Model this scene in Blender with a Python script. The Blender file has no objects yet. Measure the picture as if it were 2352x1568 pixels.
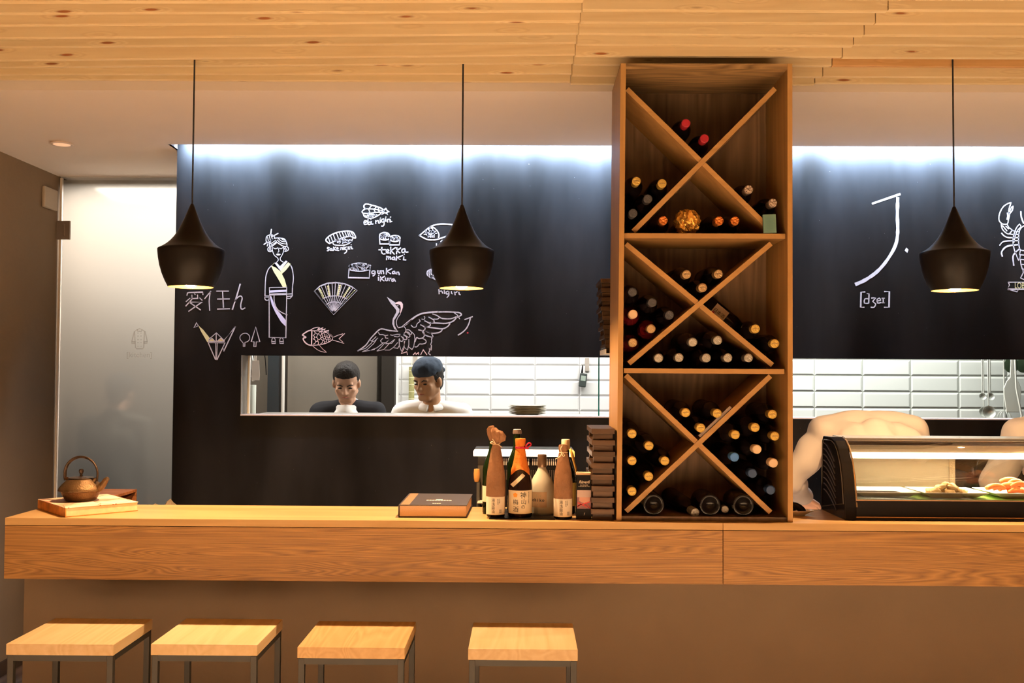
import bpy, bmesh, math, random
from mathutils import Vector, Matrix, noise
random.seed(7)
scene = bpy.context.scene
COL = scene.collection
PI = math.pi

# ---------------------------------------------------------------- camera
F_PX, CX, CY, EYE = 2290.0, 1176.0, 784.0, 1.57
YAW, PITCH, ROLL = math.radians(.65), math.atan2(76, F_PX), math.radians(.315)
_f = Vector((-math.sin(YAW)*math.cos(PITCH), math.cos(YAW)*math.cos(PITCH), math.sin(PITCH)))
_r = Vector((math.cos(YAW), math.sin(YAW), 0)); _u = _r.cross(_f)
CR = _r*math.cos(ROLL) + _u*math.sin(ROLL)
CU = _u*math.cos(ROLL) - _r*math.sin(ROLL)
cam_d = bpy.data.cameras.new('camera'); cam = bpy.data.objects.new('camera', cam_d); COL.objects.link(cam)
cam_d.sensor_width = 36; cam_d.lens = 36*F_PX/2352; cam_d.clip_start = .05; cam_d.clip_end = 60
m = Matrix.Identity(4)
for i in range(3):
    m[i][0] = CR[i]; m[i][1] = CU[i]; m[i][2] = -_f[i]
m[0][3], m[1][3], m[2][3] = 0, 0, EYE
cam.matrix_world = m
scene.camera = cam

# ---------------------------------------------------------------- colour management, world, room lights and added fills
vs = scene.view_settings
vs.view_transform = 'Standard'; vs.look = 'None'; vs.gamma = 1; vs.exposure = 0; vs.use_curve_mapping = False
scene.cycles.max_bounces = 7; scene.cycles.diffuse_bounces = 4; scene.cycles.glossy_bounces = 4
scene.cycles.transmission_bounces = 8; scene.cycles.transparent_max_bounces = 12
scene.cycles.caustics_reflective = False; scene.cycles.caustics_refractive = False
scene.cycles.sample_clamp_indirect = 4
w = bpy.data.worlds.new('room_glow'); scene.world = w; w.use_nodes = True
w.node_tree.nodes['Background'].inputs[0].default_value = (1, .60, .31, 1)
w.node_tree.nodes['Background'].inputs[1].default_value = .22

def area(name, loc, rot, sx, sy, power, col, spread=180):
    d = bpy.data.lights.new(name, 'AREA'); d.shape = 'RECTANGLE'; d.size = sx; d.size_y = sy
    d.energy = power; d.color = col; d.spread = math.radians(spread)
    o = bpy.data.objects.new(name, d); o.location = loc; o.rotation_euler = rot; COL.objects.link(o); return o
area('kitchen_light', (.3, 5.95, 2.66), (0, 0, 0), 3.6, .5, 115, (1, .95, .93))
area('kitchen_corridor_light', (-2.15, 6.0, 2.66), (0, 0, 0), .8, .3, 28, (1, .90, .82))
area('kitchen_light_east', (2.0, 5.75, 2.66), (0, 0, 0), 1.6, .4, 42, (.95, 1, .93))
area('led_strip_light', (.45, 4.925, 2.770), (math.radians(36), 0, 0), 4.3, .012, 560, (.52, .73, 1), 94)
for i, (yy, pw) in enumerate(((-1.2, 460), (.1, 560), (1.4, 630))):      # unseen rows added over the dining floor to bounce light up
    area('floor_bounce_fill', (0, yy, 2.66), (0, 0, 0), 6.0, .12, pw, (1, .70, .45), 56)
area('added_ceiling_fill', (1.0, 3.99, .83), (math.radians(12), 0, 0), 4.4, .02, 230, (1, .70, .48))  # added unseen strip; its bounce off the staff floor brightens the plaster ceiling

# ---------------------------------------------------------------- pixel rays of the calibrated camera
def _ray(px, py): return CR*((px-CX)/F_PX) - CU*((py-CY)/F_PX) + _f
def at(px, py, Y):
    d = _ray(px, py); p = d*(Y/d.y); p.z += EYE; return p
def onz(px, py, z):
    d = _ray(px, py); p = d*((z-EYE)/d.z); p.z += EYE; return p

# ---------------------------------------------------------------- materials
MATS = {}
def _base(name):
    mt = bpy.data.materials.new(name); mt.use_nodes = True; nt = mt.node_tree
    b = nt.nodes['Principled BSDF']; b.inputs['Specular IOR Level'].default_value = .16; return mt, nt, b
def mat(name, col, rough=.5, metal=0, bump=0, bscale=60, var=0, vscale=8, **kw):
    """plain surface with optional noise in colour and relief"""
    if name in MATS: return MATS[name]
    mt, nt, b = _base(name); L = nt.links
    b.inputs['Base Color'].default_value = (*col, 1); b.inputs['Roughness'].default_value = rough; b.inputs['Metallic'].default_value = metal
    for k, v in kw.items(): b.inputs[k.replace('_', ' ')].default_value = v
    tc = nt.nodes.new('ShaderNodeTexCoord')
    if var:
        n = nt.nodes.new('ShaderNodeTexNoise'); n.inputs['Scale'].default_value = vscale; n.inputs['Detail'].default_value = 6
        L.new(tc.outputs['Object'], n.inputs['Vector'])
        r = nt.nodes.new('ShaderNodeValToRGB'); e = r.color_ramp.elements
        e[0].position = .3; e[1].position = .7
        e[0].color = (*[c*(1-var) for c in col], 1); e[1].color = (*[min(1, c*(1+var)) for c in col], 1)
        L.new(n.outputs['Fac'], r.inputs[0]); L.new(r.outputs[0], b.inputs['Base Color'])
    if bump:
        n = nt.nodes.new('ShaderNodeTexNoise'); n.inputs['Scale'].default_value = bscale; n.inputs['Detail'].default_value = 4
        L.new(tc.outputs['Object'], n.inputs['Vector'])
        bp = nt.nodes.new('ShaderNodeBump'); bp.inputs['Strength'].default_value = bump; bp.inputs['Distance'].default_value = .01
        L.new(n.outputs['Fac'], bp.inputs['Height']); L.new(bp.outputs[0], b.inputs['Normal'])
    MATS[name] = mt; return mt

def wood(name, light, dark, axis='x', scale=1.0, rough=.45, rings=14, contrast=.5, knots=False, spread=.6, fine=90, squash=.09):
    """grain running along an axis: stretched noise bent into cathedral figures, fine pores, optional knots"""
    if name in MATS: return MATS[name]
    mt, nt, b = _base(name); L = nt.links; N = nt.nodes.new
    tc = N('ShaderNodeTexCoord'); oi = N('ShaderNodeObjectInfo')
    add = N('ShaderNodeVectorMath'); add.operation = 'ADD'
    sc = N('ShaderNodeVectorMath'); sc.operation = 'SCALE'; sc.inputs['Scale'].default_value = 31.7
    cx = N('ShaderNodeCombineXYZ')
    for i in range(3): L.new(oi.outputs['Random'], cx.inputs[i])
    L.new(cx.outputs[0], sc.inputs[0]); L.new(tc.outputs['Object'], add.inputs[0]); L.new(sc.outputs[0], add.inputs[1])
    st = {'x': (squash, 1, 1), 'y': (1, squash, 1), 'z': (1, 1, squash)}[axis]
    mp = N('ShaderNodeMapping'); mp.inputs['Scale'].default_value = [s*scale for s in st]
    L.new(add.outputs[0], mp.inputs['Vector'])
    n1 = N('ShaderNodeTexNoise'); n1.inputs['Scale'].default_value = 3.2; n1.inputs['Detail'].default_value = 1.5; n1.inputs['Distortion'].default_value = spread
    L.new(mp.outputs[0], n1.inputs['Vector'])
    mul = N('ShaderNodeMath'); mul.operation = 'MULTIPLY'; mul.inputs[1].default_value = rings; L.new(n1.outputs['Fac'], mul.inputs[0])
    src = mul
    if knots:
        kmp = N('ShaderNodeMapping'); kmp.inputs['Scale'].default_value = {'x': (1.5, 6, 9), 'y': (6, 1.5, 9), 'z': (6, 9, 1.5)}[axis]
        L.new(add.outputs[0], kmp.inputs['Vector'])
        vo = N('ShaderNodeTexVoronoi'); vo.inputs['Scale'].default_value = 2.5; L.new(kmp.outputs[0], vo.inputs['Vector'])
        kd = N('ShaderNodeMapRange'); kd.inputs['From Min'].default_value = .03; kd.inputs['From Max'].default_value = .30; kd.inputs['To Min'].default_value = 1; kd.inputs['To Max'].default_value = 0
        L.new(vo.outputs['Distance'], kd.inputs[0])
        ad = N('ShaderNodeMath'); ad.operation = 'MULTIPLY_ADD'; ad.inputs[1].default_value = 2.5; L.new(kd.outputs[0], ad.inputs[0]); L.new(mul.outputs[0], ad.inputs[2]); src = ad
    fr = N('ShaderNodeMath'); fr.operation = 'PINGPONG'; fr.inputs[1].default_value = .5; L.new(src.outputs[0], fr.inputs[0])
    n2 = N('ShaderNodeTexNoise'); n2.inputs['Scale'].default_value = fine; n2.inputs['Detail'].default_value = 3
    mp2 = N('ShaderNodeMapping'); mp2.inputs['Scale'].default_value = {'x': (.04, 1, 1), 'y': (1, .04, 1), 'z': (1, 1, .04)}[axis]
    L.new(add.outputs[0], mp2.inputs['Vector']); L.new(mp2.outputs[0], n2.inputs['Vector'])
    mx = N('ShaderNodeMath'); mx.operation = 'MULTIPLY_ADD'; mx.inputs[1].default_value = .9
    L.new(fr.outputs[0], mx.inputs[0]); 
    hf = N('ShaderNodeMath'); hf.operation = 'MULTIPLY'; hf.inputs[1].default_value = .62; L.new(n2.outputs['Fac'], hf.inputs[0]); L.new(hf.outputs[0], mx.inputs[2])
    r = N('ShaderNodeValToRGB'); e = r.color_ramp.elements
    e[0].position = .5-contrast*.42; e[1].position = .5+contrast*.42
    e[0].color = (*dark, 1); e[1].color = (*light, 1)
    L.new(mx.outputs[0], r.inputs[0]); out = r.outputs[0]
    if knots:
        k2 = N('ShaderNodeMapRange'); k2.inputs['From Min'].default_value = .07; k2.inputs['From Max'].default_value = .13; k2.inputs['To Min'].default_value = 1; k2.inputs['To Max'].default_value = 0
        L.new(vo.outputs['Distance'], k2.inputs[0])
        mixk = N('ShaderNodeMixRGB'); mixk.inputs[2].default_value = (.16, .055, .015, 1); L.new(k2.outputs[0], mixk.inputs[0]); L.new(out, mixk.inputs[1]); out = mixk.outputs[0]
    # board to board tint
    hs = N('ShaderNodeHueSaturation'); mr = N('ShaderNodeMapRange'); mr.inputs['To Min'].default_value = .88; mr.inputs['To Max'].default_value = 1.1
    L.new(oi.outputs['Random'], mr.inputs[0]); L.new(mr.outputs[0], hs.inputs['Value']); L.new(out, hs.inputs['Color'])
    L.new(hs.outputs[0], b.inputs['Base Color']); b.inputs['Roughness'].default_value = rough
    bp = N('ShaderNodeBump'); bp.inputs['Strength'].default_value = .12; bp.inputs['Distance'].default_value = .004
    L.new(mx.outputs[0], bp.inputs['Height']); L.new(bp.outputs[0], b.inputs['Normal'])
    MATS[name] = mt; return mt

def emis(name, col, s):
    if name in MATS: return MATS[name]
    mt, nt, b = _base(name); b.inputs['Base Color'].default_value = (*col, 1)
    b.inputs['Emission Color'].default_value = (*col, 1); b.inputs['Emission Strength'].default_value = s; MATS[name] = mt; return mt
def pane(name, tint=(1, 1, 1), refl=.9, milk=0, mcol=(.8, .8, .8)):
    """thin glass: clear with a fresnel reflection, optionally part milky"""
    if name in MATS: return MATS[name]
    mt = bpy.data.materials.new(name); mt.use_nodes = True; nt = mt.node_tree; nt.nodes.clear(); N = nt.nodes.new; L = nt.links
    o = N('ShaderNodeOutputMaterial'); t = N('ShaderNodeBsdfTransparent'); t.inputs[0].default_value = (*tint, 1)
    g = N('ShaderNodeBsdfGlossy'); g.inputs['Roughness'].default_value = .02
    fr = N('ShaderNodeFresnel'); fr.inputs[0].default_value = 1.45; ml = N('ShaderNodeMath'); ml.operation = 'MULTIPLY'; ml.inputs[1].default_value = refl
    L.new(fr.outputs[0], ml.inputs[0]); mx = N('ShaderNodeMixShader'); L.new(ml.outputs[0], mx.inputs[0]); L.new(t.outputs[0], mx.inputs[1]); L.new(g.outputs[0], mx.inputs[2])
    out = mx.outputs[0]
    if milk:
        d = N('ShaderNodeBsdfTranslucent'); d.inputs[0].default_value = (*mcol, 1); d2 = N('ShaderNodeBsdfDiffuse'); d2.inputs[0].default_value = (*mcol, 1)
        m1 = N('ShaderNodeMixShader'); m1.inputs[0].default_value = .35; L.new(d.outputs[0], m1.inputs[1]); L.new(d2.outputs[0], m1.inputs[2])
        m2 = N('ShaderNodeMixShader'); m2.inputs[0].default_value = milk; L.new(out, m2.inputs[1]); L.new(m1.outputs[0], m2.inputs[2]); out = m2.outputs[0]
    L.new(out, o.inputs[0]); MATS[name] = mt; return mt

M_FASCIA = wood('counter_veneer', (.25, .128, .036), (.075, .030, .007), 'x', 3.0, .42, rings=30, contrast=.85, spread=1.3, squash=.045, fine=140)
M_CTOP = wood('counter_top_wood', (.50, .32, .14), (.33, .19, .07), 'x', 1.2, .38, rings=8, contrast=1.1)
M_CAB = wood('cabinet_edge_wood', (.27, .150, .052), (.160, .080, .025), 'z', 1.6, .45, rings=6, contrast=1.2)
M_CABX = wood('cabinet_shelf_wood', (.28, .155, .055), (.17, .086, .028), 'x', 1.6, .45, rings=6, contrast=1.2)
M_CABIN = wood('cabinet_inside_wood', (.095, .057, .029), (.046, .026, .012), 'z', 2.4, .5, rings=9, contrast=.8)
M_CABTOP = wood('cabinet_top_wood', (.20, .12, .05), (.06, .032, .012), 'x', 2.2, .5, rings=16, contrast=.7, spread=1.2)
M_PINE = wood('pine_slat', (.86, .72, .46), (.68, .52, .29), 'x', 1.5, .55, rings=9, contrast=1.15, knots=True, spread=.8)
M_PINE2 = wood('pine_slat_reddish', (.50, .30, .13), (.32, .17, .06), 'x', 1.5, .55, rings=9, contrast=1.15, knots=True)
M_SEAT = wood('stool_seat_beech', (.60, .46, .28), (.47, .33, .17), 'y', 2.2, .42, rings=9, contrast=1.25, spread=.8)
M_SEAT2 = wood('stool_seat_beech_dark', (.50, .34, .17), (.36, .22, .09), 'y', 2.6, .42, rings=12, contrast=1.1, spread=.8)
M_GETA = wood('dark_board_wood', (.048, .023, .009), (.020, .009, .003), 'x', 3, .4, rings=12, contrast=.9)
M_REDWOOD = wood('red_box_wood', (.30, .12, .05), (.16, .055, .02), 'x', 3, .4, rings=8)
M_PLASTER = mat('ceiling_plaster', (.92, .84, .77), .85, var=.025, vscale=1.5)
M_WALL = mat('wall_plaster', (.145, .105, .068), .85, bump=.15, bscale=35, var=.05, vscale=2)
M_WALL2 = mat('counter_wall_plaster', (.105, .074, .048), .85, bump=.1, bscale=30, var=.06, vscale=3)
M_DARK = mat('dark_void_paint', (.03, .025, .02), .9)
M_FLOOR = wood('dark_floor_wood', (.16, .10, .065), (.07, .042, .026), 'y', 1.2, .5, rings=10)
M_FLOORP = wood('pale_floor_wood', (.72, .66, .57), (.60, .53, .44), 'y', 1.2, .6, rings=6)
M_KWHITE = mat('kitchen_paint', (.82, .81, .79), .7)
M_STEEL = mat('brushed_steel', (.50, .48, .44), .38, .9, var=.06, vscale=3)
M_STEELD = mat('dark_steel', (.13, .125, .115), .4, .7)
M_CHROME = mat('chrome', (.82, .82, .80), .12, 1)
M_BLACKM = mat('matte_black_metal', (.004, .0033, .003), .36, .0, Specular_IOR_Level=.05)
M_CORD = mat('black_cord', (.008, .007, .007), .6)
M_BRASSIN = mat('lamp_gold_lining', (.95, .62, .22), .3, .85)
M_BULB = emis('glowing_bulb', (1, .66, .30), 220)
M_FRAME = mat('grey_painted_steel', (.018, .0165, .014), .55, 0)
M_BLACKP = mat('black_plastic', (.008, .007, .007), .35, Specular_IOR_Level=.12)
M_BLACKG = mat('black_gloss', (.006, .005, .005), .15, Specular_IOR_Level=.12)
M_WHITEC = mat('white_ceramic', (.82, .79, .73), .18)
M_CREAM = mat('cream_paper', (.80, .70, .52), .7, var=.05, vscale=30)
M_WLABEL = mat('white_label', (.82, .74, .62), .65)
M_INK = mat('black_ink', (.015, .012, .010), .6)
M_WINE = mat('dark_wine_glass', (.003, .0025, .0025), .18, Specular_IOR_Level=.12)
M_WINER = mat('deep_red_glass', (.05, .004, .006), .2, Specular_IOR_Level=.25)
M_GOLDC = mat('gold_foil_cap', (.55, .38, .10), .38, .6, bump=.4, bscale=220)
M_BRONZEC = mat('bronze_foil_cap', (.30, .20, .10), .35, .7, bump=.4, bscale=220)
M_SILVC = mat('silver_foil_cap', (.26, .24, .21), .32, .6, bump=.4, bscale=220)
M_DARKC = mat('dark_grey_cap', (.02, .019, .021), .4, bump=.4, bscale=220)
M_REDC = mat('red_wax_cap', (.17, .008, .014), .35)
M_CREAMC = mat('cream_cap', (.85, .66, .46), .5)
M_BLUEC = mat('blue_cap', (.025, .08, .22), .5)
M_DBLUEC = mat('dark_blue_cap', (.01, .022, .055), .5)
M_ORFOIL = mat('orange_foil', (.55, .18, .04), .25, .8, bump=1, bscale=120)
M_SKIN = mat('skin', (.60, .34, .22), .5, Subsurface_Weight=.0)
M_SKIN2 = mat('tan_skin', (.50, .27, .15), .5)
M_HAIR = mat('black_hair', (.018, .014, .012), .55, bump=.6, bscale=90)
M_LIP = mat('lips', (.42, .14, .10), .5)
M_CHEF = mat('white_chef_cotton', (.84, .81, .78), .85, bump=.2, bscale=14)
M_CREAMJ = mat('cream_cotton', (.42, .37, .335), .9)
M_SUIT = mat('black_suit_cloth', (.015, .015, .018), .8)
M_NAVY = mat('navy_cotton', (.045, .06, .085), .85, bump=.6, bscale=18)
M_CHALK = mat('white_chalk', (.52, .47, .50), .95, var=.12, vscale=120)
M_CHALKY = mat('yellow_chalk', (.74, .66, .34), .95)
M_CHALKV = mat('violet_chalk', (.62, .56, .72), .95)
M_CHALKR = mat('red_chalk', (.55, .05, .07), .95)
M_CHALKP = mat('pink_chalk', (.82, .58, .55), .95)
M_GLASS = pane('clear_glass', (.97, .985, .975), .35)
M_GEDGE = mat('green_glass_edge', (.01, .16, .15), .15)

# chalkboard: black paint with wiped chalk dust in it
def chalkboard():
    mt, nt, b = _base('chalkboard_paint'); L = nt.links; N = nt.nodes.new
    tc = N('ShaderNodeTexCoord')
    def nz(sc, scale, det=6):
        mp = N('ShaderNodeMapping'); mp.inputs['Scale'].default_value = sc; L.new(tc.outputs['Object'], mp.inputs['Vector'])
        n = N('ShaderNodeTexNoise'); n.inputs['Scale'].default_value = scale; n.inputs['Detail'].default_value = det; L.new(mp.outputs[0], n.inputs['Vector']); return n
    a = nz((1, 1, .35), 2.6); c = nz((1, 1, .2), 4)
    mu = N('ShaderNodeMath'); mu.operation = 'MULTIPLY'; L.new(a.outputs['Fac'], mu.inputs[0]); L.new(c.outputs['Fac'], mu.inputs[1])
    r = N('ShaderNodeValToRGB'); e = r.color_ramp.elements
    e[0].position = .14; e[0].color = (.0035, .0029, .0026, 1); e[1].position = .42; e[1].color = (.015, .0145, .0155, 1)
    L.new(mu.outputs[0], r.inputs[0])
    vo = N('ShaderNodeTexVoronoi'); vo.inputs['Scale'].default_value = 22; L.new(tc.outputs['Object'], vo.inputs['Vector'])
    lt = N('ShaderNodeMath'); lt.operation = 'LESS_THAN'; lt.inputs[1].default_value = .022; L.new(vo.outputs['Distance'], lt.inputs[0])
    mx = N('ShaderNodeMixRGB'); mx.inputs[2].default_value = (.16, .16, .16, 1); L.new(lt.outputs[0], mx.inputs[0]); L.new(r.outputs[0], mx.inputs[1])
    L.new(mx.outputs[0], b.inputs['Base Color']); b.inputs['Roughness'].default_value = .75
    b.inputs['Specular IOR Level'].default_value = .03
    return mt
M_BOARD = chalkboard()

def tiles(name, col, grout, tw, th, ox=0, oz=0):
    mt, nt, b = _base(name); L = nt.links; N = nt.nodes.new
    tc = N('ShaderNodeTexCoord'); sp = N('ShaderNodeSeparateXYZ'); L.new(tc.outputs['Object'], sp.inputs[0])
    cb = N('ShaderNodeCombineXYZ'); L.new(sp.outputs['X'], cb.inputs[0]); L.new(sp.outputs['Z'], cb.inputs[1])
    mp = N('ShaderNodeMapping'); mp.inputs['Location'].default_value = (ox, oz, 0); L.new(cb.outputs[0], mp.inputs['Vector'])
    br = N('ShaderNodeTexBrick'); br.offset = 0; br.inputs['Scale'].default_value = 1
    br.inputs['Brick Width'].default_value = tw; br.inputs['Row Height'].default_value = th; br.inputs['Mortar Size'].default_value = .002; br.inputs['Mortar Smooth'].default_value = .1
    br.inputs['Color1'].default_value = (*col, 1); br.inputs['Color2'].default_value = (*[c*.97 for c in col], 1); br.inputs['Mortar'].default_value = (*grout, 1)
    L.new(mp.outputs[0], br.inputs['Vector']); L.new(br.outputs['Color'], b.inputs['Base Color'])
    br2 = N('ShaderNodeTexBrick'); br2.offset = 0; br2.inputs['Scale'].default_value = 1
    br2.inputs['Brick Width'].default_value = tw; br2.inputs['Row Height'].default_value = th; br2.inputs['Mortar Size'].default_value = .014; br2.inputs['Mortar Smooth'].default_value = 1
    L.new(mp.outputs[0], br2.inputs['Vector'])
    bp = N('ShaderNodeBump'); bp.invert = True; bp.inputs['Strength'].default_value = .7; bp.inputs['Distance'].default_value = .006
    L.new(br2.outputs['Fac'], bp.inputs['Height']); L.new(bp.outputs[0], b.inputs['Normal']); b.inputs['Roughness'].default_value = .22
    return mt

# ---------------------------------------------------------------- mesh building
class MB:
    def __init__(s): s.v = []; s.f = []; s.mi = []; s.ms = []; s.cur = 0
    def use(s, mt):
        if mt not in s.ms: s.ms.append(mt)
        s.cur = s.ms.index(mt); return s
    def add(s, vs, fs):
        o = len(s.v); s.v += [tuple(p) for p in vs]
        for f in fs: s.f.append([i+o for i in f]); s.mi.append(s.cur)
        return s
    def hexa(s, p):   # p: 4 bottom ccw, 4 top ccw
        return s.add(p, [(3, 2, 1, 0), (4, 5, 6, 7), (0, 1, 5, 4), (1, 2, 6, 5), (2, 3, 7, 6), (3, 0, 4, 7)])
    def box(s, x0, x1, y0, y1, z0, z1, M=None):
        p = [Vector(q) for q in ((x0, y0, z0), (x1, y0, z0), (x1, y1, z0), (x0, y1, z0), (x0, y0, z1), (x1, y0, z1), (x1, y1, z1), (x0, y1, z1))]
        if M is not None: p = [M @ q for q in p]
        return s.hexa(p)
    def lathe(s, prof, M=None, seg=32, cap=True, wob=0):
        M = M or Matrix.Identity(4); vs = []; n = len(prof)
        for r, z in prof:
            for k in range(seg):
                a = 2*PI*k/seg; rr = r*(1+(wob*noise.noise((math.cos(a)*2, math.sin(a)*2, z*40)) if wob else 0))
                vs.append(M @ Vector((rr*math.cos(a), rr*math.sin(a), z)))
        fs = [(i*seg+k, i*seg+(k+1) % seg, (i+1)*seg+(k+1) % seg, (i+1)*seg+k) for i in range(n-1) for k in range(seg)]
        if cap:
            if prof[0][0] > 1e-6: fs.append(tuple(range(seg-1, -1, -1)))
            if prof[-1][0] > 1e-6: fs.append(tuple((n-1)*seg+k for k in range(seg)))
        return s.add(vs, fs)
    def tube(s, pts, r, seg=10, closed=False, flat=1.0):
        pts = [Vector(p) for p in pts]; n = len(pts); rs = r if isinstance(r, (list, tuple)) else [r]*n
        vs = []; up = None
        for i, p in enumerate(pts):
            t = (pts[(i+1) % n]-pts[i-1]) if closed else (pts[min(i+1, n-1)]-pts[max(i-1, 0)])
            t.normalize()
            if up is None: up = t.orthogonal().normalized()
            up = (up - t*up.dot(t)); up = up.normalized() if up.length > 1e-6 else t.orthogonal().normalized()
            sd = t.cross(up)
            for k in range(seg):
                a = 2*PI*k/seg; vs.append(p + (up*math.cos(a)*flat+sd*math.sin(a))*rs[i])
        m_ = n if closed else n-1
        fs = [(i*seg+k, i*seg+(k+1) % seg, ((i+1) % n)*seg+(k+1) % seg, ((i+1) % n)*seg+k) for i in range(m_) for k in range(seg)]
        if not closed: fs += [tuple(range(seg-1, -1, -1)), tuple((n-1)*seg+k for k in range(seg))]
        return s.add(vs, fs)
    def ball(s, c, r, seg=16, M=None, wob=0, ws=3):
        c = Vector(c); r = (r, r, r) if not isinstance(r, (tuple, list)) else r; vs = []; rg = seg//2
        for i in range(rg+1):
            th = PI*i/rg
            for k in range(seg):
                a = 2*PI*k/seg; d = Vector((math.sin(th)*math.cos(a), math.sin(th)*math.sin(a), math.cos(th)))
                q = 1+(wob*noise.noise(d*ws+c*7) if wob else 0)
                p = Vector((d.x*r[0]*q, d.y*r[1]*q, d.z*r[2]*q))
                if M is not None: p = M.to_3x3() @ p
                vs.append(c+p)
        fs = [(i*seg+k, (i+1)*seg+k, (i+1)*seg+(k+1) % seg, i*seg+(k+1) % seg) for i in range(rg) for k in range(seg)]
        return s.add(vs, fs)
    def caps(s, p0, r0, p1, r1, seg=14):
        """tapered capsule"""
        p0 = Vector(p0); p1 = Vector(p1); d = p1-p0; L = d.length
        if L < 1e-6: return s.ball(p0, r0)
        M = Matrix.Translation(p0) @ d.to_track_quat('Z', 'Y').to_matrix().to_4x4(); pr = []
        for i in range(6): a = -PI/2+PI/2*i/5; pr.append((max(r0*math.cos(a), 1e-5), r0*math.sin(a)))
        for i in range(6): a = PI/2*i/5; pr.append((max(r1*math.cos(a), 1e-5), L+r1*math.sin(a)))
        return s.lathe(pr, M, seg)
    def prism(s, poly, M, t):
        """outline in the XZ plane of M, extruded from y=0 to y=t"""
        n = len(poly); a = [M @ Vector((x, 0, z)) for x, z in poly]; b = [M @ Vector((x, t, z)) for x, z in poly]
        return s.add(a+b, [tuple(range(n)), tuple(range(2*n-1, n-1, -1))]+[(i, n+i, n+(i+1) % n, (i+1) % n) for i in range(n)])
    def build(s, name, mt=None, parent=None, smooth=False, bevel=0, label=None, remesh=0, local=False, sub=0, bseg=2):
        me = bpy.data.meshes.new(name)
        off = Vector((0, 0, 0))
        if parent is not None and not local:
            q = parent
            while q is not None: off += q.location; q = q.parent
        elif parent is None and not local and s.v:
            lo = [min(v[i] for v in s.v) for i in range(3)]; hi = [max(v[i] for v in s.v) for i in range(3)]
            off = Vector(((lo[0]+hi[0])/2, (lo[1]+hi[1])/2, lo[2]))
        me.from_pydata([tuple(Vector(v)-off) for v in s.v], [], s.f)
        ms = s.ms or [mt]
        for q in ms: me.materials.append(q)
        if len(ms) > 1: me.polygons.foreach_set('material_index', s.mi)
        bm = bmesh.new(); bm.from_mesh(me); bmesh.ops.recalc_face_normals(bm, faces=bm.faces); bm.to_mesh(me); bm.free()
        if smooth: me.polygons.foreach_set('use_smooth', [True]*len(me.polygons))
        o = bpy.data.objects.new(name, me); COL.objects.link(o)
        if parent is not None: o.parent = parent
        elif not local: o.location = off
        if bevel:
            b = o.modifiers.new('bevel', 'BEVEL'); b.width = bevel; b.segments = bseg; b.limit_method = 'ANGLE'; b.angle_limit = math.radians(40)
        if remesh:
            r = o.modifiers.new('remesh', 'REMESH'); r.mode = 'VOXEL'; r.voxel_size = remesh; r.use_smooth_shade = True
            q = o.modifiers.new('smooth', 'SMOOTH'); q.factor = .6; q.iterations = 5
        if sub: q = o.modifiers.new('subsurf', 'SUBSURF'); q.levels = sub; q.render_levels = sub
        if smooth and not remesh:
            try:
                me.set_sharp_from_angle(angle=math.radians(38))
            except Exception: pass
        if label: o['label'] = label
        return o
def tag(o, label=None, cat=None, group=None, kind=None):
    if label: o['label'] = label
    if cat: o['category'] = cat
    if group: o['group'] = group
    if kind: o['kind'] = kind
    return o
def thing(name, loc, label, cat, group=None, rz=0):
    o = bpy.data.objects.new(name, None); o.empty_display_size = .05; COL.objects.link(o); o.location = loc; o.rotation_euler.z = rz
    return tag(o, label, cat, group)
def struct(o): o['kind'] = 'structure'; return o
def copy_tree(o, parent=None):
    c = o.copy(); COL.objects.link(c)
    c.parent = parent
    for ch in list(o.children): copy_tree(ch, c)
    return c
def text(body, size, mt, M, parent=None, name='lettering', align='CENTER', ext=.0002, bend=None, sx=1, label=None, shear=0, bold=0, vertical=False):
    """lettering as a mesh; M maps text plane (x right, y up, z towards the reader) to the world; bend=r wraps it round a bottle of radius r"""
    cu = bpy.data.curves.new(name, 'FONT'); cu.body = body; cu.size = size; cu.align_x = align; cu.align_y = 'CENTER'; cu.extrude = ext; cu.shear = shear; cu.offset = bold
    if vertical: cu.space_line = .98
    tmp = bpy.data.objects.new('tmp', cu); COL.objects.link(tmp)
    bpy.context.view_layer.update()
    me = bpy.data.meshes.new_from_object(tmp.evaluated_get(bpy.context.evaluated_depsgraph_get()))
    bpy.data.objects.remove(tmp); bpy.data.curves.remove(cu)
    off = Vector((0, 0, 0)); q = parent
    while q is not None: off += q.location; q = q.parent
    for v in me.vertices:
        x, y, z = v.co.x*sx, v.co.y, v.co.z
        if bend: a = x/bend; x, z = bend*math.sin(a), bend*math.cos(a)-bend+z
        v.co = M @ Vector((x, y, z)) - off
    me.materials.clear(); me.materials.append(mt)
    o = bpy.data.objects.new(name, me); COL.objects.link(o)
    if parent is not None: o.parent = parent
    if label: o['label'] = label
    return o
FRONT = Matrix(((1, 0, 0, 0), (0, 0, -1, 0), (0, 1, 0, 0), (0, 0, 0, 1)))   # text plane facing the camera side (-Y)
def front(x, y, z, rot=0): return Matrix.Translation((x, y, z)) @ FRONT @ Matrix.Rotation(rot, 4, 'Z')
def smooth_pts(P, k=5, closed=False):
    n = len(P)
    if n < 3: return P
    out = []
    rng = range(n if closed else n-1)
    for i in rng:
        p0 = P[(i-1) % n] if (closed or i > 0) else P[0]; p1 = P[i]; p2 = P[(i+1) % n]; p3 = P[(i+2) % n] if (closed or i+2 < n) else P[-1]
        for j in range(k):
            t = j/k
            out.append(tuple(.5*((2*b)+(c-a)*t+(2*a-5*b+4*c-d)*t*t+(3*b-a-3*c+d)*t**3) for a, b, c, d in zip(p0, p1, p2, p3)))
    out.append(P[0] if closed else P[-1])
    return out
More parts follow.
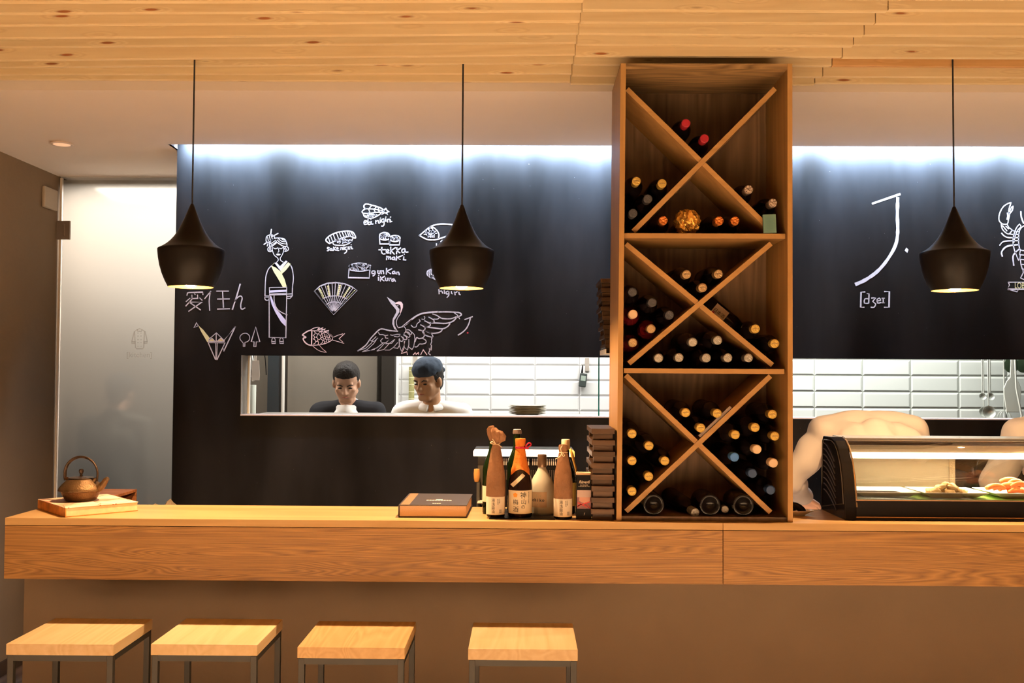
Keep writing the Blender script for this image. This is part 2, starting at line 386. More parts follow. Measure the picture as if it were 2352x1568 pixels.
# ================================================================ THE SETTING
ZC = 2.70            # plaster ceiling
YB = 4.98            # chalkboard face
XL_WALL = -2.69
m = MB().box(-1.9, 6, 3.75, 5.04, -.1, 0); struct(m.build('floor', mat('staff_floor_tiles', (.55, .50, .44), .6)))
m = MB().box(-6, 6, 5.041, 7.2, -.1, 0).box(-6, -1.901, 3.75, 5.04, -.1, 0); struct(m.build('floor', M_FLOOR))
m = MB().box(-6, 6, -4, 3.749, -.1, 0); struct(m.build('floor', M_FLOORP))
m = MB().box(XL_WALL-.15, XL_WALL, -1.5, 6.9, 0, 3.1); struct(m.build('wall_left', M_WALL))
m = MB().box(XL_WALL, XL_WALL+.012, .5, 5.69, 0, .075); struct(m.build('baseboard_left', mat('dark_baseboard', (.045, .03, .02), .5), bevel=.002))
m = MB().box(5.2, 5.35, -1.5, 6.9, 0, 3.1); struct(m.build('wall_right', M_WALL))
# plaster ceiling over the working area (with the dropped front edge and the light slot before the chalkboard)
m = MB()
m.box(XL_WALL, 5.2, 3.945, 4.885, ZC, ZC+.10)
m.box(XL_WALL, -1.752, 4.885, 5.70, ZC, ZC+.10)
m.box(XL_WALL, 5.2, 3.945, 3.97, ZC+.10, ZC+.32)
struct(m.build('ceiling', M_PLASTER))
m = MB().box(-1.752, 5.2, 4.87, 5.14, 2.90, 2.95); m.box(-1.752, 5.2, 4.87, 4.884, ZC+.1, 2.9); m.box(-1.766, -1.752, 4.885, 5.14, ZC, 2.9)
struct(m.build('trim_1', mat('light_slot_paint', (.8, .8, .8), .8)))
m = MB().box(XL_WALL, 5.2, -1.5, 3.945, 2.86, 2.95)
slat_base = struct(m.build('ceiling', wood('pine_backing', (.62, .40, .19), (.45, .26, .10), 'x', 1, .6)))
# the pine slats hanging under it, three boards to a row, joints as in the photo
SL_L = [(2.918, 2.902), (3.019, 2.988), (3.131, 3.082), (3.238, 3.183), (3.335, 3.278), (3.467, 3.393), (3.563, 3.504), (3.642, 3.620), (3.702, 3.720)]
SL_R = [(2.885, 2.895), (2.975, 2.992), (3.087, 3.097), (3.179, 3.209), (3.284, 3.312), (3.407, 3.421), (3.515, 3.540), (3.628, 3.650), (3.735, 3.745)]
K = 1.145/1.10
rows = [((a*K, b*K), (c*K, d*K)) for (a, b), (c, d) in zip(SL_L, SL_R)]
for k in range(1, 15): y = 2.895*K-k*.108; rows.append(((y, y), (y-.01, y)))
ZS = 2.715
slats = []
random.seed(21)
for i, ((a, b), (c, d)) in enumerate(rows):
    XJ2 = 1.135
    segs = [(-2.68, .178, a+(a-b)*.4, b), (.181, XJ2, c, c+(d-c)*.55), (XJ2+.003, 4.2, c+(d-c)*.55, d+(d-c))]
    for j, (x0, x1, y0, y1) in enumerate(segs):
        m = MB(); dz = random.uniform(-.004, .004); t = .0105
        m.hexa([(x0, y0-t, ZS+dz), (x1, y1-t, ZS+dz), (x1, y1+t, ZS+dz), (x0, y0+t, ZS+dz), (x0, y0-t, 2.86), (x1, y1-t, 2.86), (x1, y1+t, 2.86), (x0, y0+t, 2.86)])
        s_ = m.build('slat', M_PINE2 if (i == 6 and j == 2) else M_PINE, slat_base, bevel=.0012)
        if i == 6 and j == 2: s_['label'] = 'reddish pine slat darker than the rest'

# chalkboard wall with its two serving hatches
XB0 = -1.752
m = MB(); W1 = (-1.412, .62); W2 = (1.05, 3.1); ZW0, ZW1 = 1.358, 1.660
m.box(XB0, 5.2, YB, 5.10, 0, ZW0); m.box(XB0, 5.2, YB, 5.10, ZW1, 2.90)
m.box(XB0, W1[0], YB, 5.10, ZW0, ZW1); m.box(W1[1], W2[0], YB, 5.10, ZW0, ZW1); m.box(W2[1], 5.2, YB, 5.10, ZW0, ZW1)
wall_back = struct(m.build('wall_back', M_BOARD))
m = MB().box(XB0, XB0+.12, 5.10, 5.72, 0, ZC); struct(m.build('wall_corner', M_KWHITE))
# kitchen room behind
M_TILE = tiles('white_wall_tiles', (.80, .79, .77), (.36, .35, .33), .30, .1018, .265, .098)
M_TILE2 = tiles('white_wall_tiles_east', (.80, .82, .77), (.36, .38, .33), .30, .1012, .05, .045)
m = MB().box(-.86, .95, 6.70, 6.85, 0, 2.7); struct(m.build('wall_kitchen', M_TILE))
m = MB().box(.95, 5.2, 6.27, 6.42, 0, 2.7); struct(m.build('wall_kitchen', M_TILE2))
m = MB().box(XL_WALL, -.86, 6.90, 7.05, 0, 2.7); struct(m.build('wall_kitchen', mat('olive_kitchen_wall', (.16, .145, .12), .7)))
m = MB().box(XL_WALL, 5.2, 5.72, 7.05, ZC, ZC+.1).box(XB0+.001, 5.2, 5.14, 5.72, ZC, ZC+.1); struct(m.build('ceiling_kitchen', M_KWHITE))
# hatch lining: sill and jamb strips in pale stone, glass panes
m = MB().box(W1[0], W1[1], YB-.004, 5.10, ZW0, ZW0+.006); struct(m.build('trim_2', mat('sill_aluminium', (.42, .36, .36), .5, .3)))
m = MB().box(W2[0], W2[1], YB-.004, 5.10, ZW0, ZW0+.006); struct(m.build('trim_3', mat('sill_aluminium', (.42, .36, .36), .5, .3)))
m = MB().box(W1[0]-.0, W1[0]+.004, YB-.002, 5.10, ZW0, ZW1); struct(m.build('trim_4', mat('grey_jamb', (.15, .145, .13), .5)))
m = MB().box(W1[0]+.004, W1[0]+.014, 5.085, 5.10, ZW0+.006, ZW1); struct(m.build('trim_5', mat('jamb_edge_white', (.85, .78, .7), .4)))
gx = at(1374, 880, 5.05).x
win = struct(MB().box(W1[0]+.014, gx, 5.046, 5.052, ZW0+.006, ZW1-.001).build('window_1', M_GLASS))
MB().box(gx, gx+.006, 5.045, 5.053, ZW0+.006, ZW1-.001).build('glass_edge', M_GEDGE, win, label='green polished edge of the glass pane')

# frosted glass door
dx0, dx1 = at(136, 700, 5.7).x, XB0+.02
door = thing('door_1', ((dx0+dx1)/2, 5.70, 0), None, None); door['kind'] = 'structure'
def frosted():
    mt = bpy.data.materials.new('frosted_glass'); mt.use_nodes = True; nt = mt.node_tree; nt.nodes.clear(); N = nt.nodes.new; L = nt.links
    o = N('ShaderNodeOutputMaterial'); t = N('ShaderNodeBsdfTranslucent'); t.inputs[0].default_value = (.86, .83, .77, 1)
    d = N('ShaderNodeBsdfRefraction'); d.inputs['Color'].default_value = (.93, .93, .90, 1); d.inputs['Roughness'].default_value = .40; d.inputs['IOR'].default_value = 1.25
    mx = N('ShaderNodeMixShader'); mx.inputs[0].default_value = .5; L.new(t.outputs[0], mx.inputs[1]); L.new(d.outputs[0], mx.inputs[2])
    L.new(mx.outputs[0], o.inputs[0]); return mt
MB().box(dx0+.012, dx1, 5.698, 5.702, .01, ZC-.022).build('glass_pane', frosted(), door)
MB().box(dx0-.004, dx0+.006, 5.69, 5.71, .01, ZC-.01).build('edge_channel', mat('pale_channel', (.75, .66, .55), .4), door)
# hinge
h0 = at(128, 507, 5.69); h1 = at(161, 550, 5.69)
m = MB().box(h0.x, h1.x, 5.684, 5.697, h1.z, h0.z); m.box(h0.x+.045, h0.x+.058, 5.680, 5.684, h1.z+.02, h0.z-.02)
hg = m.build('hinge', mat('bronze_steel', (.20, .16, .13), .4, .6), door, bevel=.002, label='dark bronze hinge of the glass door')
# wall box near the door
b0 = at(100, 432, 1).z
m = MB().box(XL_WALL, XL_WALL+.018, 5.50, 5.66, 2.49, 2.61)
tag(m.build('wall_box', mat('painted_box', (.36, .30, .235), .7), bevel=.006), 'small square cover plate high on the left wall beside the door', 'wall box')
# sign on the door: chef jacket and word
m = MB(); M_ETCH = mat('etched_mark', (.50, .42, .35), .8, Alpha=.32)
def rib(mb, pts, wd, Y, cl=False, sm=0, jit=0):
    """flat ribbon along a pixel polyline, laid on the plane y=Y"""
    P = [at(x, y, Y) for x, y in pts]; P = [(p.x, p.z) for p in P]
    if sm: P = smooth_pts(P, sm, cl)
    elif cl: P = P+[P[0]]
    n = len(P); vs = []; hw = wd/2
    for i in range(n):
        a = P[max(i-1, 0)]; b = P[min(i+1, n-1)]
        if cl and i in (0, n-1): a = P[n-2]; b = P[1]
        dx, dz = b[0]-a[0], b[1]-a[1]; L_ = math.hypot(dx, dz) or 1e-9; nx, nz = -dz/L_, dx/L_
        k = 1.0
        if not sm and 0 < i < n-1:
            d1 = Vector((P[i][0]-P[i-1][0], P[i][1]-P[i-1][1])).normalized(); d2 = Vector((P[i+1][0]-P[i][0], P[i+1][1]-P[i][1])).normalized()
            k = min(1.8, 1/max(.55, math.sqrt(max(0, (1+d1.dot(d2))/2))))
        h = hw*k*(1+random.uniform(-jit, jit)); cx_, cz_ = P[i]
        if i == 0 and not cl: cx_ -= dx/L_*hw*.6; cz_ -= dz/L_*hw*.6
        if i == n-1 and not cl: cx_ += dx/L_*hw*.6; cz_ += dz/L_*hw*.6
        vs += [(cx_+nx*h, Y, cz_+nz*h), (cx_-nx*h, Y, cz_-nz*h)]
    mb.add(vs, [(2*i, 2*i+1, 2*i+3, 2*i+2) for i in range(n-1)])
def crop(ox, oy, s): return lambda *p: [(ox+p[i]/s, oy+p[i+1]/s) for i in range(0, len(p), 2)]
q = crop(120, 480, 4.357); YD = 5.6972
for pts in (q(850, 1205, 873, 1197, 897, 1205, 893, 1222, 856, 1222, 850, 1205), q(850, 1207, 822, 1225, 797, 1320, 797, 1342, 830, 1342, 830, 1328, 797, 1325), q(897, 1207, 930, 1225, 950, 1320, 948, 1342, 916, 1342, 916, 1328, 950, 1325),
            q(824, 1228, 832, 1385, 845, 1397, 905, 1397, 915, 1385, 922, 1228)):
    rib(m, pts, .006, YD)
for yy in (1240, 1270, 1306, 1336, 1372):
    for xx in (858, 888): rib(m, q(xx-3, yy, xx+3, yy), .006, YD)
m.build('jacket_mark', M_ETCH, door, label='outlined chef jacket printed on the door')
p = at(320, 815, YD)
text('[kitchen]', .042, M_ETCH, front(p.x, YD, p.z), door, 'door_lettering', ext=0)

# recessed spot in the plaster ceiling
p = onz(142, 328, ZC)
t = thing('recessed_ceiling_light', (p.x, p.y, ZC-.004), 'round recessed ceiling light glowing faintly near the left wall', 'ceiling light')
MB().lathe([(.055, -.004), (.052, -.006), (.038, -.005), (.036, 0), (.055, 0)], Matrix.Translation(t.location), 28, False).build('rim', mat('spot_rim', (.9, .8, .7), .5), t, True)
MB().lathe([(.0001, -.0055), (.040, -.0055), (.040, 0)], Matrix.Translation(t.location), 28).build('lens', emis('spot_lens', (1, .62, .36), .55), t, True)
# LED strip lying in the slot
t = tag(MB().box(-1.70, 3.4, 4.892, 4.900, 2.79, 2.80).build('led_strip', emis('led_white_blue', (.75, .88, 1), 4)), 'cool white light strip hidden in the slot above the chalkboard', 'light strip')

# counter: wall below, fascia boards, top
ZCT = 1.058; X0C = -1.817; YC0, YC1 = 3.50, 3.872
m = MB().box(-1.893, 5.2, 3.80, 3.872, 0, ZCT-.04)
struct(m.build('wall_counter', M_WALL2))
XJ = at(1661, 1270, 3.5).x
ct = thing('bar_counter', ((X0C+4)/2, YC0, .845), 'long wooden bar counter with veneered front and lit top', 'counter')
ZF = 1.032
M_SEAM = M_DARK
MB().box(X0C, XJ-.0006, YC0, YC1, ZF+.001, ZCT).build('worktop', M_CTOP, ct, bevel=.0012)
MB().box(XJ+.0006, 4.0, YC0, YC1, ZF+.001, ZCT).build('worktop', M_CTOP, ct, bevel=.0012)
MB().box(X0C, XJ-.0009, YC0+.001, YC0+.03, .845, ZF-.0008).build('front_panel', M_FASCIA, ct, bevel=.001)
MB().box(XJ+.0009, 4.0, YC0+.001, YC0+.03, .845, ZF-.0008).build('front_panel', M_FASCIA, ct, bevel=.001)
MB().box(X0C, X0C+.02, YC0+.031, 3.799, .845, ZF-.0008).build('end_panel', M_FASCIA, ct)
MB().box(X0C+.021, 4.0, YC0+.031, 3.799, .850, .870).build('underside', M_CTOP, ct)

# kitchen side work bench behind the counter
m = MB().box(-1.2, .98, 3.88, 4.45, .86, .90)
wb = thing('work_bench', (-.1, 4.2, 0), 'low dark steel work bench behind the bar counter', 'work bench')
m.build('bench_top', M_STEELD, wb); 
for x in (-1.15, .93):
    for y in (3.92, 4.40): MB().box(x-.02, x+.02, y-.02, y+.02, 0, .86).build('leg', M_STEELD, wb)

# ================================================================ WINE CABINET
YF = 3.52
cab = thing('wine_cabinet', (.64, YF+.15, ZCT), 'tall open wooden wine cabinet with three crossed bays on the counter', 'cabinet')
A = [at(1425.5, 145, YF), at(1416, 1196, YF), at(1438, 145, YF), at(1427.5, 1196, YF), at(1808.5, 143, YF), at(1809.5, 1197, YF), at(1820, 143, YF), at(1821.3, 1197, YF)]
for a in A: a.z = 2.680 if a.z > 2 else ZCT+.0005
YBK = 3.86; PB = 3.83
def panel(xbl, xbr, xtl, xtr, z0, z1, y0, y1):
    return [(xbl, y0, z0), (xbr, y0, z0), (xbr, y1, z0), (xbl, y1, z0), (xtl, y0, z1), (xtr, y0, z1), (xtr, y1, z1), (xtl, y1, z1)]
MB().hexa(panel(A[1].x, A[3].x, A[0].x, A[2].x, ZCT+.0005, 2.68, YF, YBK)).build('side_panel', M_CAB, cab, bevel=.0008)
MB().hexa(panel(A[5].x, A[7].x, A[4].x, A[6].x, ZCT+.0005, 2.68, YF, YBK)).build('side_panel', M_CAB, cab, bevel=.0008)
XI0b, XI0t, XI1 = A[3].x, A[2].x, A[4].x
MB().box(XI0t, XI1, YF+.0005, YBK-.001, 2.660, 2.6795).build('top_panel', M_CABTOP, cab)
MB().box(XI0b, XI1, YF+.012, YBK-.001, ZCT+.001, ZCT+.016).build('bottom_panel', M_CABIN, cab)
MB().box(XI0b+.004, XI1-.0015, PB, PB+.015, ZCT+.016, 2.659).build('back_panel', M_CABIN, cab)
for z0, z1, xl, xr in ((2.0575, 2.0755, .3575, .929), (1.5775, 1.5948, .3565, .9235)):
    MB().box(xl, xr, YF+.018, PB-.001, z0, z1).build('shelf', M_CABX, cab, bevel=.0006)
def bar(P, Q, y0, name='cross_board', ext=(0, 0)):
    P = Vector((P[0], 0, P[1])); Q = Vector((Q[0], 0, Q[1])); d = (Q-P).normalized(); n = Vector((-d.z, 0, d.x))*.0088
    P -= d*ext[0]; Q += d*ext[1]
    pts = [P-n, Q-n, Q+n, P+n]; mb = MB()
    mb.hexa([(p.x, y0, p.z) for p in pts]+[(p.x, PB-.001, p.z) for p in pts])
    L = (Q-P).length; me = mb.build(name, M_CABX, cab); return me
for (A1, A2), (B1, B2) in ((((.369, 2.600), (.893, 2.084)), ((.392, 2.0845), (.900, 2.602))), (((.366, 2.040), (.888, 1.609)), ((.377, 1.612), (.884, 2.043))), (((.366, 1.570), (.880, 1.087)), ((.368, 1.087), (.880, 1.570)))):
    # the board from lower left runs through, the other is cut in two at it
    A1 = Vector((A1[0], A1[1])); A2 = Vector((A2[0], A2[1])); B1v = Vector((B1[0], B1[1])); B2v = Vector((B2[0], B2[1]))
    bar(B1, B2, YF+.040)
    dA = A2-A1; dB = B2v-B1v; den = dA.x*dB.y-dA.y*dB.x; tt = ((B1v.x-A1.x)*dB.y-(B1v.y-A1.y)*dB.x)/den
    X = A1+dA*tt; u = dA.normalized()*.0092
    bar(A1, X-u, YF+.043); bar(X+u, A2, YF+.043)

# ================================================================ STOOLS
def stool(pL, pR, pyT, label, seatm, dark3=False):
    L_ = onz(pL, pyT, .708); R_ = onz(pR, pyT+.3, .708); yf = (L_.y+R_.y)/2; x0, x1 = L_.x, R_.x; D = .335
    t = thing('bar_stool', ((x0+x1)/2, yf+D/2, 0), label, 'stool', 'bar stools in front of the counter')
    if dark3:
        cuts = [x0, x0+(x1-x0)*.37, x0+(x1-x0)*.69, x1]
        st = MB().box(x0, x1, yf, yf+D, .673, .708).build('seat', M_SEAT2, t, bevel=.0018)
    else: st = MB().box(x0, x1, yf, yf+D, .673, .708).build('seat', seatm, t, bevel=.0018)
    b = .0095
    for x in (x0+.003, x1-.003-2*b):
        for y in (yf+.004, yf+D-.004-2*b): MB().box(x, x+2*b, y, y+2*b, 0, .6715).build('leg', M_FRAME, t, bevel=.001)
    for nm, za, zb_ in (('seat_frame', .6535, .6725), ('foot_frame', .01, .029)):
        m = MB()
        for y in (yf+.004, yf+D-.004-2*b): m.box(x0+.003+2*b, x1-.003-2*b, y, y+2*b, za, zb_)
        for x in (x0+.003, x1-.003-2*b): m.box(x, x+2*b, yf+.004+2*b, yf+D-.004-2*b, za, zb_)
        m.build(nm, M_FRAME, t)
    return t
stool(12, 262, 1479, 'square pale wood bar stool, nearest the left wall', M_SEAT)
stool(345, 592, 1479.5, 'square pale wood bar stool, second from the left wall', M_SEAT)
stool(682, 930, 1486.5, 'square bar stool with laminated darker three-board seat', M_SEAT2, True)
stool(1075, 1327, 1490.5, 'square pale wood bar stool standing apart, nearest the wine cabinet', M_SEAT)

# ================================================================ PENDANT LAMPS
def pendant(px, label):
    c = at(px, 658, 3.66); zb = 1.886; x = c.x
    t = thing('pendant_lamp', (x, 3.66, zb), label, 'lamp', 'black pendant lamps over the counter')
    T = Matrix.Translation((x, 3.66, zb))
    prof = [(.0810, 0), (.0925, .022), (.1040, .050), (.1120, .078), (.1170, .105), (.1195, .128), (.1200, .138), (.1185, .1405), (.1120, .144), (.1000, .1505), (.0870, .160), (.0740, .1725), (.0620, .187), (.0515, .203), (.0430, .219), (.0350, .236), (.0280, .252), (.0215, .268), (.0155, .283), (.0095, .298), (.0055, .308)]
    m = MB().lathe(prof, T, 48, False); m.lathe([(.0001, .309), (.0055, .308)], T, 48, False)
    m.build('shade', M_BLACKM, t, True)
    ins = [(r-.0015, z) for r, z in prof[:16]]; ins[0] = (.0795, .0005)
    m = MB().lathe([(.0810, 0)]+ins+[(.0001, .24)], T, 48, False); m.build('shade_lining', M_BRASSIN, t, True, label='gold inside of the shade')
    MB().tube([(x, 3.66, zb+.306), (x, 3.66, 2.858)], .0032, 8).build('cord', M_CORD, t, True)
    m = MB().ball((x, 3.66, zb+.034), (.033, .033, .036), 20); m.build('bulb', M_BULB, t, True)
    MB().lathe([(.014, .068), (.016, .09), (.016, .11)], T, 16).build('bulb_socket', M_BLACKP, t, True)
    d = bpy.data.lights.new('pendant_glow', 'POINT'); d.energy = 104; d.color = (1, .62, .32); d.shadow_soft_size = .015
    o = bpy.data.objects.new('pendant_glow', d); COL.objects.link(o); o.parent = t; o.location = (0, 0, -.006)
    d.type = 'SPOT'; d = o.data
    d.spot_size = math.radians(165); d.spot_blend = .35; d.energy = 104
    return t
pendant(438.5, 'black pendant lamp in front of the frosted door edge, leftmost of three')
pendant(1060, 'black pendant lamp hanging in front of the sushi drawings')
pendant(2193, 'black pendant lamp right of the wine cabinet, near the chalk lobster')
# ================================================================ CHALK DRAWINGS (parts of the chalkboard wall)
YK = YB-.0006
class Chalk:
    def __init__(s, name, label): s.n = name; s.lab = label; s.m = MB(); s.m.use(M_CHALK)
    def c(s, mt): s.m.use(mt); return s
    def l(s, q, wd, *pts, cl=False, sm=0): rib(s.m, q(*pts), wd*.00178, YK, cl, sm, .14); return s
    def fill(s, q, *pts):
        P = [at(x, y, YK) for x, y in q(*pts)]; s.m.add([(p.x, YK+.0003, p.z) for p in P], [tuple(range(len(P)))]); return s
    def dots(s, q, cx_, cy_, rx, ry, n, ln, wd, seed=1, rot=0):
        rnd = random.Random(seed); k = 0
        while k < n:
            a, b = rnd.uniform(-1, 1), rnd.uniform(-1, 1)
            if a*a+b*b > 1: continue
            k += 1; x, y = cx_+a*rx, cy_+b*ry; th = rnd.uniform(-.2, .9) if rot == 0 else rnd.uniform(0, PI)
            s.l(q, wd, x, y, x+ln*math.cos(th), y-ln*math.sin(th))
        return s
    def done(s): return s.m.build(s.n, None, wall_back, label=s.lab)
# --- shrimp nigiri
q = crop(740, 460, 7.841)
d = Chalk('chalk_drawing', 'chalk drawing of a shrimp nigiri with its name below')
d.l(q, 3.4, 780, 150, 752, 125, 760, 85, 800, 66, 900, 88, 1050, 135, 1110, 180, sm=4).l(q, 3.2, 780, 150, 722, 195, 740, 232, 850, 235, 960, 215, 1110, 215, sm=4)
d.l(q, 2.6, 780, 150, 900, 155, 1020, 172, 1110, 195, sm=3).l(q, 2.4, 895, 90, 840, 150).l(q, 2.4, 980, 115, 930, 160).l(q, 2.4, 835, 155, 862, 225).l(q, 2.4, 935, 165, 955, 215).l(q, 2.4, 1020, 135, 1000, 175).l(q, 2.4, 1010, 180, 1035, 210)
d.l(q, 3, 740, 235, 755, 280, 800, 310, 880, 322, 960, 300, 1060, 235, sm=4).dots(q, 870, 265, 110, 32, 34, 16, 2.2, 3)
d.l(q, 3, 1100, 185, 1150, 145, 1165, 180, 1200, 205, 1160, 215, 1185, 250, 1130, 220, 1080, 250, 1110, 200)
d.l(q, 3, 752, 405, 800, 385, 795, 365, 765, 368, 752, 400, 765, 432, 805, 425, sm=4).l(q, 3, 825, 345, 825, 425, 865, 430, 880, 400, 850, 390, 828, 405, sm=3).l(q, 3, 885, 380, 885, 425, 915, 425).l(q, 3, 876, 345, 879, 345)
d.l(q, 3, 962, 365, 965, 418).l(q, 3, 965, 385, 1000, 362, 1015, 380, 1018, 410, 1030, 412, sm=3).l(q, 3, 1043, 345, 1048, 398).l(q, 3, 1048, 318, 1050, 321)
d.l(q, 3, 1110, 335, 1075, 345, 1072, 385, 1105, 388, 1115, 340, 1115, 430, 1095, 462, 1070, 462, sm=3).l(q, 3, 1140, 330, 1145, 378).l(q, 3, 1145, 300, 1148, 303).l(q, 3, 1172, 340, 1178, 392).l(q, 3, 1178, 355, 1205, 335).l(q, 3, 1222, 340, 1228, 388, 1255, 380).l(q, 3, 1230, 300, 1233, 303)
d.done()
# --- salmon nigiri
d = Chalk('chalk_drawing', 'chalk drawing of a salmon nigiri with its name below')
d.l(q, 3.6, 140, 780, 85, 745, 70, 705, 130, 640, 260, 580, 400, 555, 510, 556, 575, 600, 600, 680, 510, 650, 400, 665, 280, 710, 140, 772, sm=4)
for a in ((110, 665, 140, 750), (150, 635, 190, 745), (200, 610, 240, 725), (255, 585, 300, 700), (305, 572, 350, 685), (355, 562, 400, 668), (405, 560, 445, 660), (450, 560, 485, 655), (480, 560, 515, 650), (510, 562, 560, 640)): d.l(q, 2.4, *a)
d.l(q, 3, 195, 775, 220, 800, 310, 810, 430, 798, 515, 750, 555, 680, sm=4).dots(q, 375, 735, 150, 45, 46, 17, 2.2, 5)
d.l(q, 3, 130, 852, 100, 845, 95, 868, 120, 880, 115, 905, 90, 905, sm=3).l(q, 3, 170, 870, 145, 870, 145, 900, 172, 900, 175, 870, 185, 905, sm=2).l(q, 3, 205, 840, 203, 905).l(q, 3, 245, 840, 208, 872, 250, 900).l(q, 3, 258, 882, 290, 865, 275, 850, 258, 870, 265, 900, 300, 900, sm=3)
d.l(q, 3, 332, 850, 335, 890).l(q, 3, 336, 865, 360, 848, 372, 888, sm=2).l(q, 3, 390, 845, 393, 888).l(q, 3, 390, 822, 392, 824).l(q, 3, 440, 840, 412, 850, 412, 882, 438, 880, 442, 845, 440, 920, 400, 955, sm=3).l(q, 3, 468, 835, 470, 880).l(q, 3, 492, 835, 495, 880).l(q, 3, 495, 850, 515, 835).l(q, 3, 525, 830, 530, 872, 550, 870).l(q, 3, 522, 798, 524, 800)
d.done()
# --- tuna rolls
d = Chalk('chalk_drawing', 'chalk drawing of two small rolls with the words tekka maki')
d.l(q, 3.4, 1035, 650, 1045, 605, 1120, 578, 1195, 600, 1215, 650, 1190, 700, 1120, 715, 1050, 695, cl=True, sm=4).l(q, 3.2, 1030, 655, 1040, 785, 1210, 785, 1212, 660)
d.l(q, 3.4, 1220, 690, 1235, 650, 1315, 630, 1390, 655, 1402, 695, 1370, 730, 1300, 742, 1235, 720, cl=True, sm=4).l(q, 3.2, 1216, 700, 1215, 800, 1390, 800, 1402, 700)
d.dots(q, 1125, 650, 70, 50, 34, 22, 2.4, 8, 1).dots(q, 1310, 690, 70, 38, 30, 22, 2.4, 9, 1)
d.l(q, 3.4, 1020, 890, 1145, 888).l(q, 3.4, 1075, 845, 1070, 930, 1100, 965, 1135, 960, sm=4).l(q, 3.4, 1165, 925, 1200, 905, 1180, 885, 1155, 905, 1165, 945, 1205, 945, sm=4)
d.l(q, 3.4, 1235, 840, 1232, 965).l(q, 3.4, 1320, 850, 1240, 905, 1300, 970).l(q, 3.4, 1345, 850, 1338, 965).l(q, 3.4, 1415, 855, 1345, 905, 1400, 945).l(q, 3.4, 1490, 870, 1440, 885, 1440, 935, 1480, 930, 1495, 880, 1505, 930, 1545, 930, sm=3)
d.l(q, 3.2, 1165, 1005, 1160, 1070).l(q, 3.2, 1165, 1035, 1190, 1010, 1200, 1060, sm=2).l(q, 3.2, 1200, 1035, 1225, 1012, 1235, 1065, sm=2).l(q, 3.2, 1300, 1020, 1262, 1030, 1265, 1065, 1295, 1062, 1305, 1025, 1312, 1075, sm=2).l(q, 3.2, 1340, 1000, 1338, 1075).l(q, 3.2, 1450, 990, 1345, 1035, 1405, 1062).l(q, 3.2, 1470, 1015, 1465, 1070, 1508, 1072).l(q, 3.2, 1478, 968, 1482, 971)
d.done()
# --- roe boat
d = Chalk('chalk_drawing', 'chalk drawing of a roe-topped roll with the words gunkan ikura')
d.l(q, 3.2, 485, 1235, 470, 1390, 848, 1398, 860, 1245).l(q, 3, 485, 1235, 540, 1262, 680, 1275, 800, 1262, 862, 1240, sm=4).l(q, 2, 530, 1150, 650, 1125, 800, 1140, sm=4)
rr = random.Random(4)
for i in range(62):
    a, b_ = rr.uniform(-1, 1), rr.uniform(-1, 1)
    x, y = 675+a*185, 1200+b_*45*(1.15-abs(a)*.3); d.l(q, 1.9, *[v for t_ in range(7) for v in (x+15*math.cos(t_*1.05), y+13*math.sin(t_*1.05))], cl=True)
d.l(q, 3.2, 940, 1270, 900, 1275, 900, 1320, 940, 1310, 955, 1270, 950, 1330, 915, 1362, sm=3).l(q, 3.2, 1003, 1262, 1003, 1310, 1035, 1318, 1042, 1265, sm=2).l(q, 3.2, 1062, 1262, 1065, 1322).l(q, 3.2, 1066, 1285, 1100, 1262, 1108, 1322, sm=2).l(q, 3.2, 1160, 1222, 1155, 1330).l(q, 3.2, 1255, 1230, 1162, 1275, 1235, 1322).l(q, 3.2, 1300, 1275, 1265, 1290, 1268, 1318, 1298, 1315, 1305, 1280, 1315, 1322, sm=2).l(q, 3.2, 1340, 1290, 1345, 1330).l(q, 3.2, 1345, 1300, 1375, 1288, 1388, 1342, sm=2)
d.l(q, 3.2, 1012, 1385, 1015, 1440).l(q, 3.2, 1018, 1350, 1021, 1352).l(q, 3.2, 1050, 1370, 1048, 1455).l(q, 3.2, 1125, 1365, 1055, 1410, 1115, 1450).l(q, 3.2, 1140, 1395, 1142, 1440, 1175, 1445, 1180, 1398, sm=2).l(q, 3.2, 1205, 1400, 1208, 1448).l(q, 3.2, 1208, 1420, 1240, 1400).l(q, 3.2, 1290, 1410, 1255, 1425, 1258, 1455, 1288, 1450, 1295, 1412, 1320, 1460, sm=2)
d.done()
# --- hand roll and nigiri half hidden by the lamp
q = crop(950, 500, 7.84)
d = Chalk('chalk_drawing', 'chalk drawing of a hand roll partly behind the middle lamp')
d.l(q, 3.6, 105, 318, 290, 170, 380, 130, 520, 110, 700, 125, 840, 160, 880, 230, 800, 280, 600, 330, 440, 385, 340, 398, 230, 385, 105, 318, sm=4).l(q, 3.4, 290, 170, 350, 170, 420, 230, 455, 300, 445, 380, sm=4).dots(q, 300, 280, 85, 80, 52, 34, 2.6, 12, 1).l(q, 3, 410, 465, 412, 500).l(q, 3, 490, 430, 515, 408, 520, 430)
d.l(q, 3, 455, 1290, 460, 1370).l(q, 3, 460, 1335, 500, 1315, 525, 1360, sm=2).l(q, 3, 552, 1310, 556, 1365).l(q, 3, 558, 1280, 561, 1282).l(q, 3, 620, 1320, 585, 1335, 590, 1370, 625, 1365, 635, 1320, 635, 1390, 600, 1435, sm=3).l(q, 3, 680, 1325, 685, 1365, 700, 1368).l(q, 3, 735, 1335, 748, 1388).l(q, 3, 742, 1355, 785, 1330).l(q, 3, 815, 1340, 820, 1375, 840, 1385)
d.l(q, 3, 560, 1270, 600, 1280, 640, 1268, sm=3).l(q, 3, 660, 1272, 700, 1278)
d.done()
d = Chalk('chalk_drawing', 'chalk drawing of a striped nigiri edge peeking out left of the middle lamp')
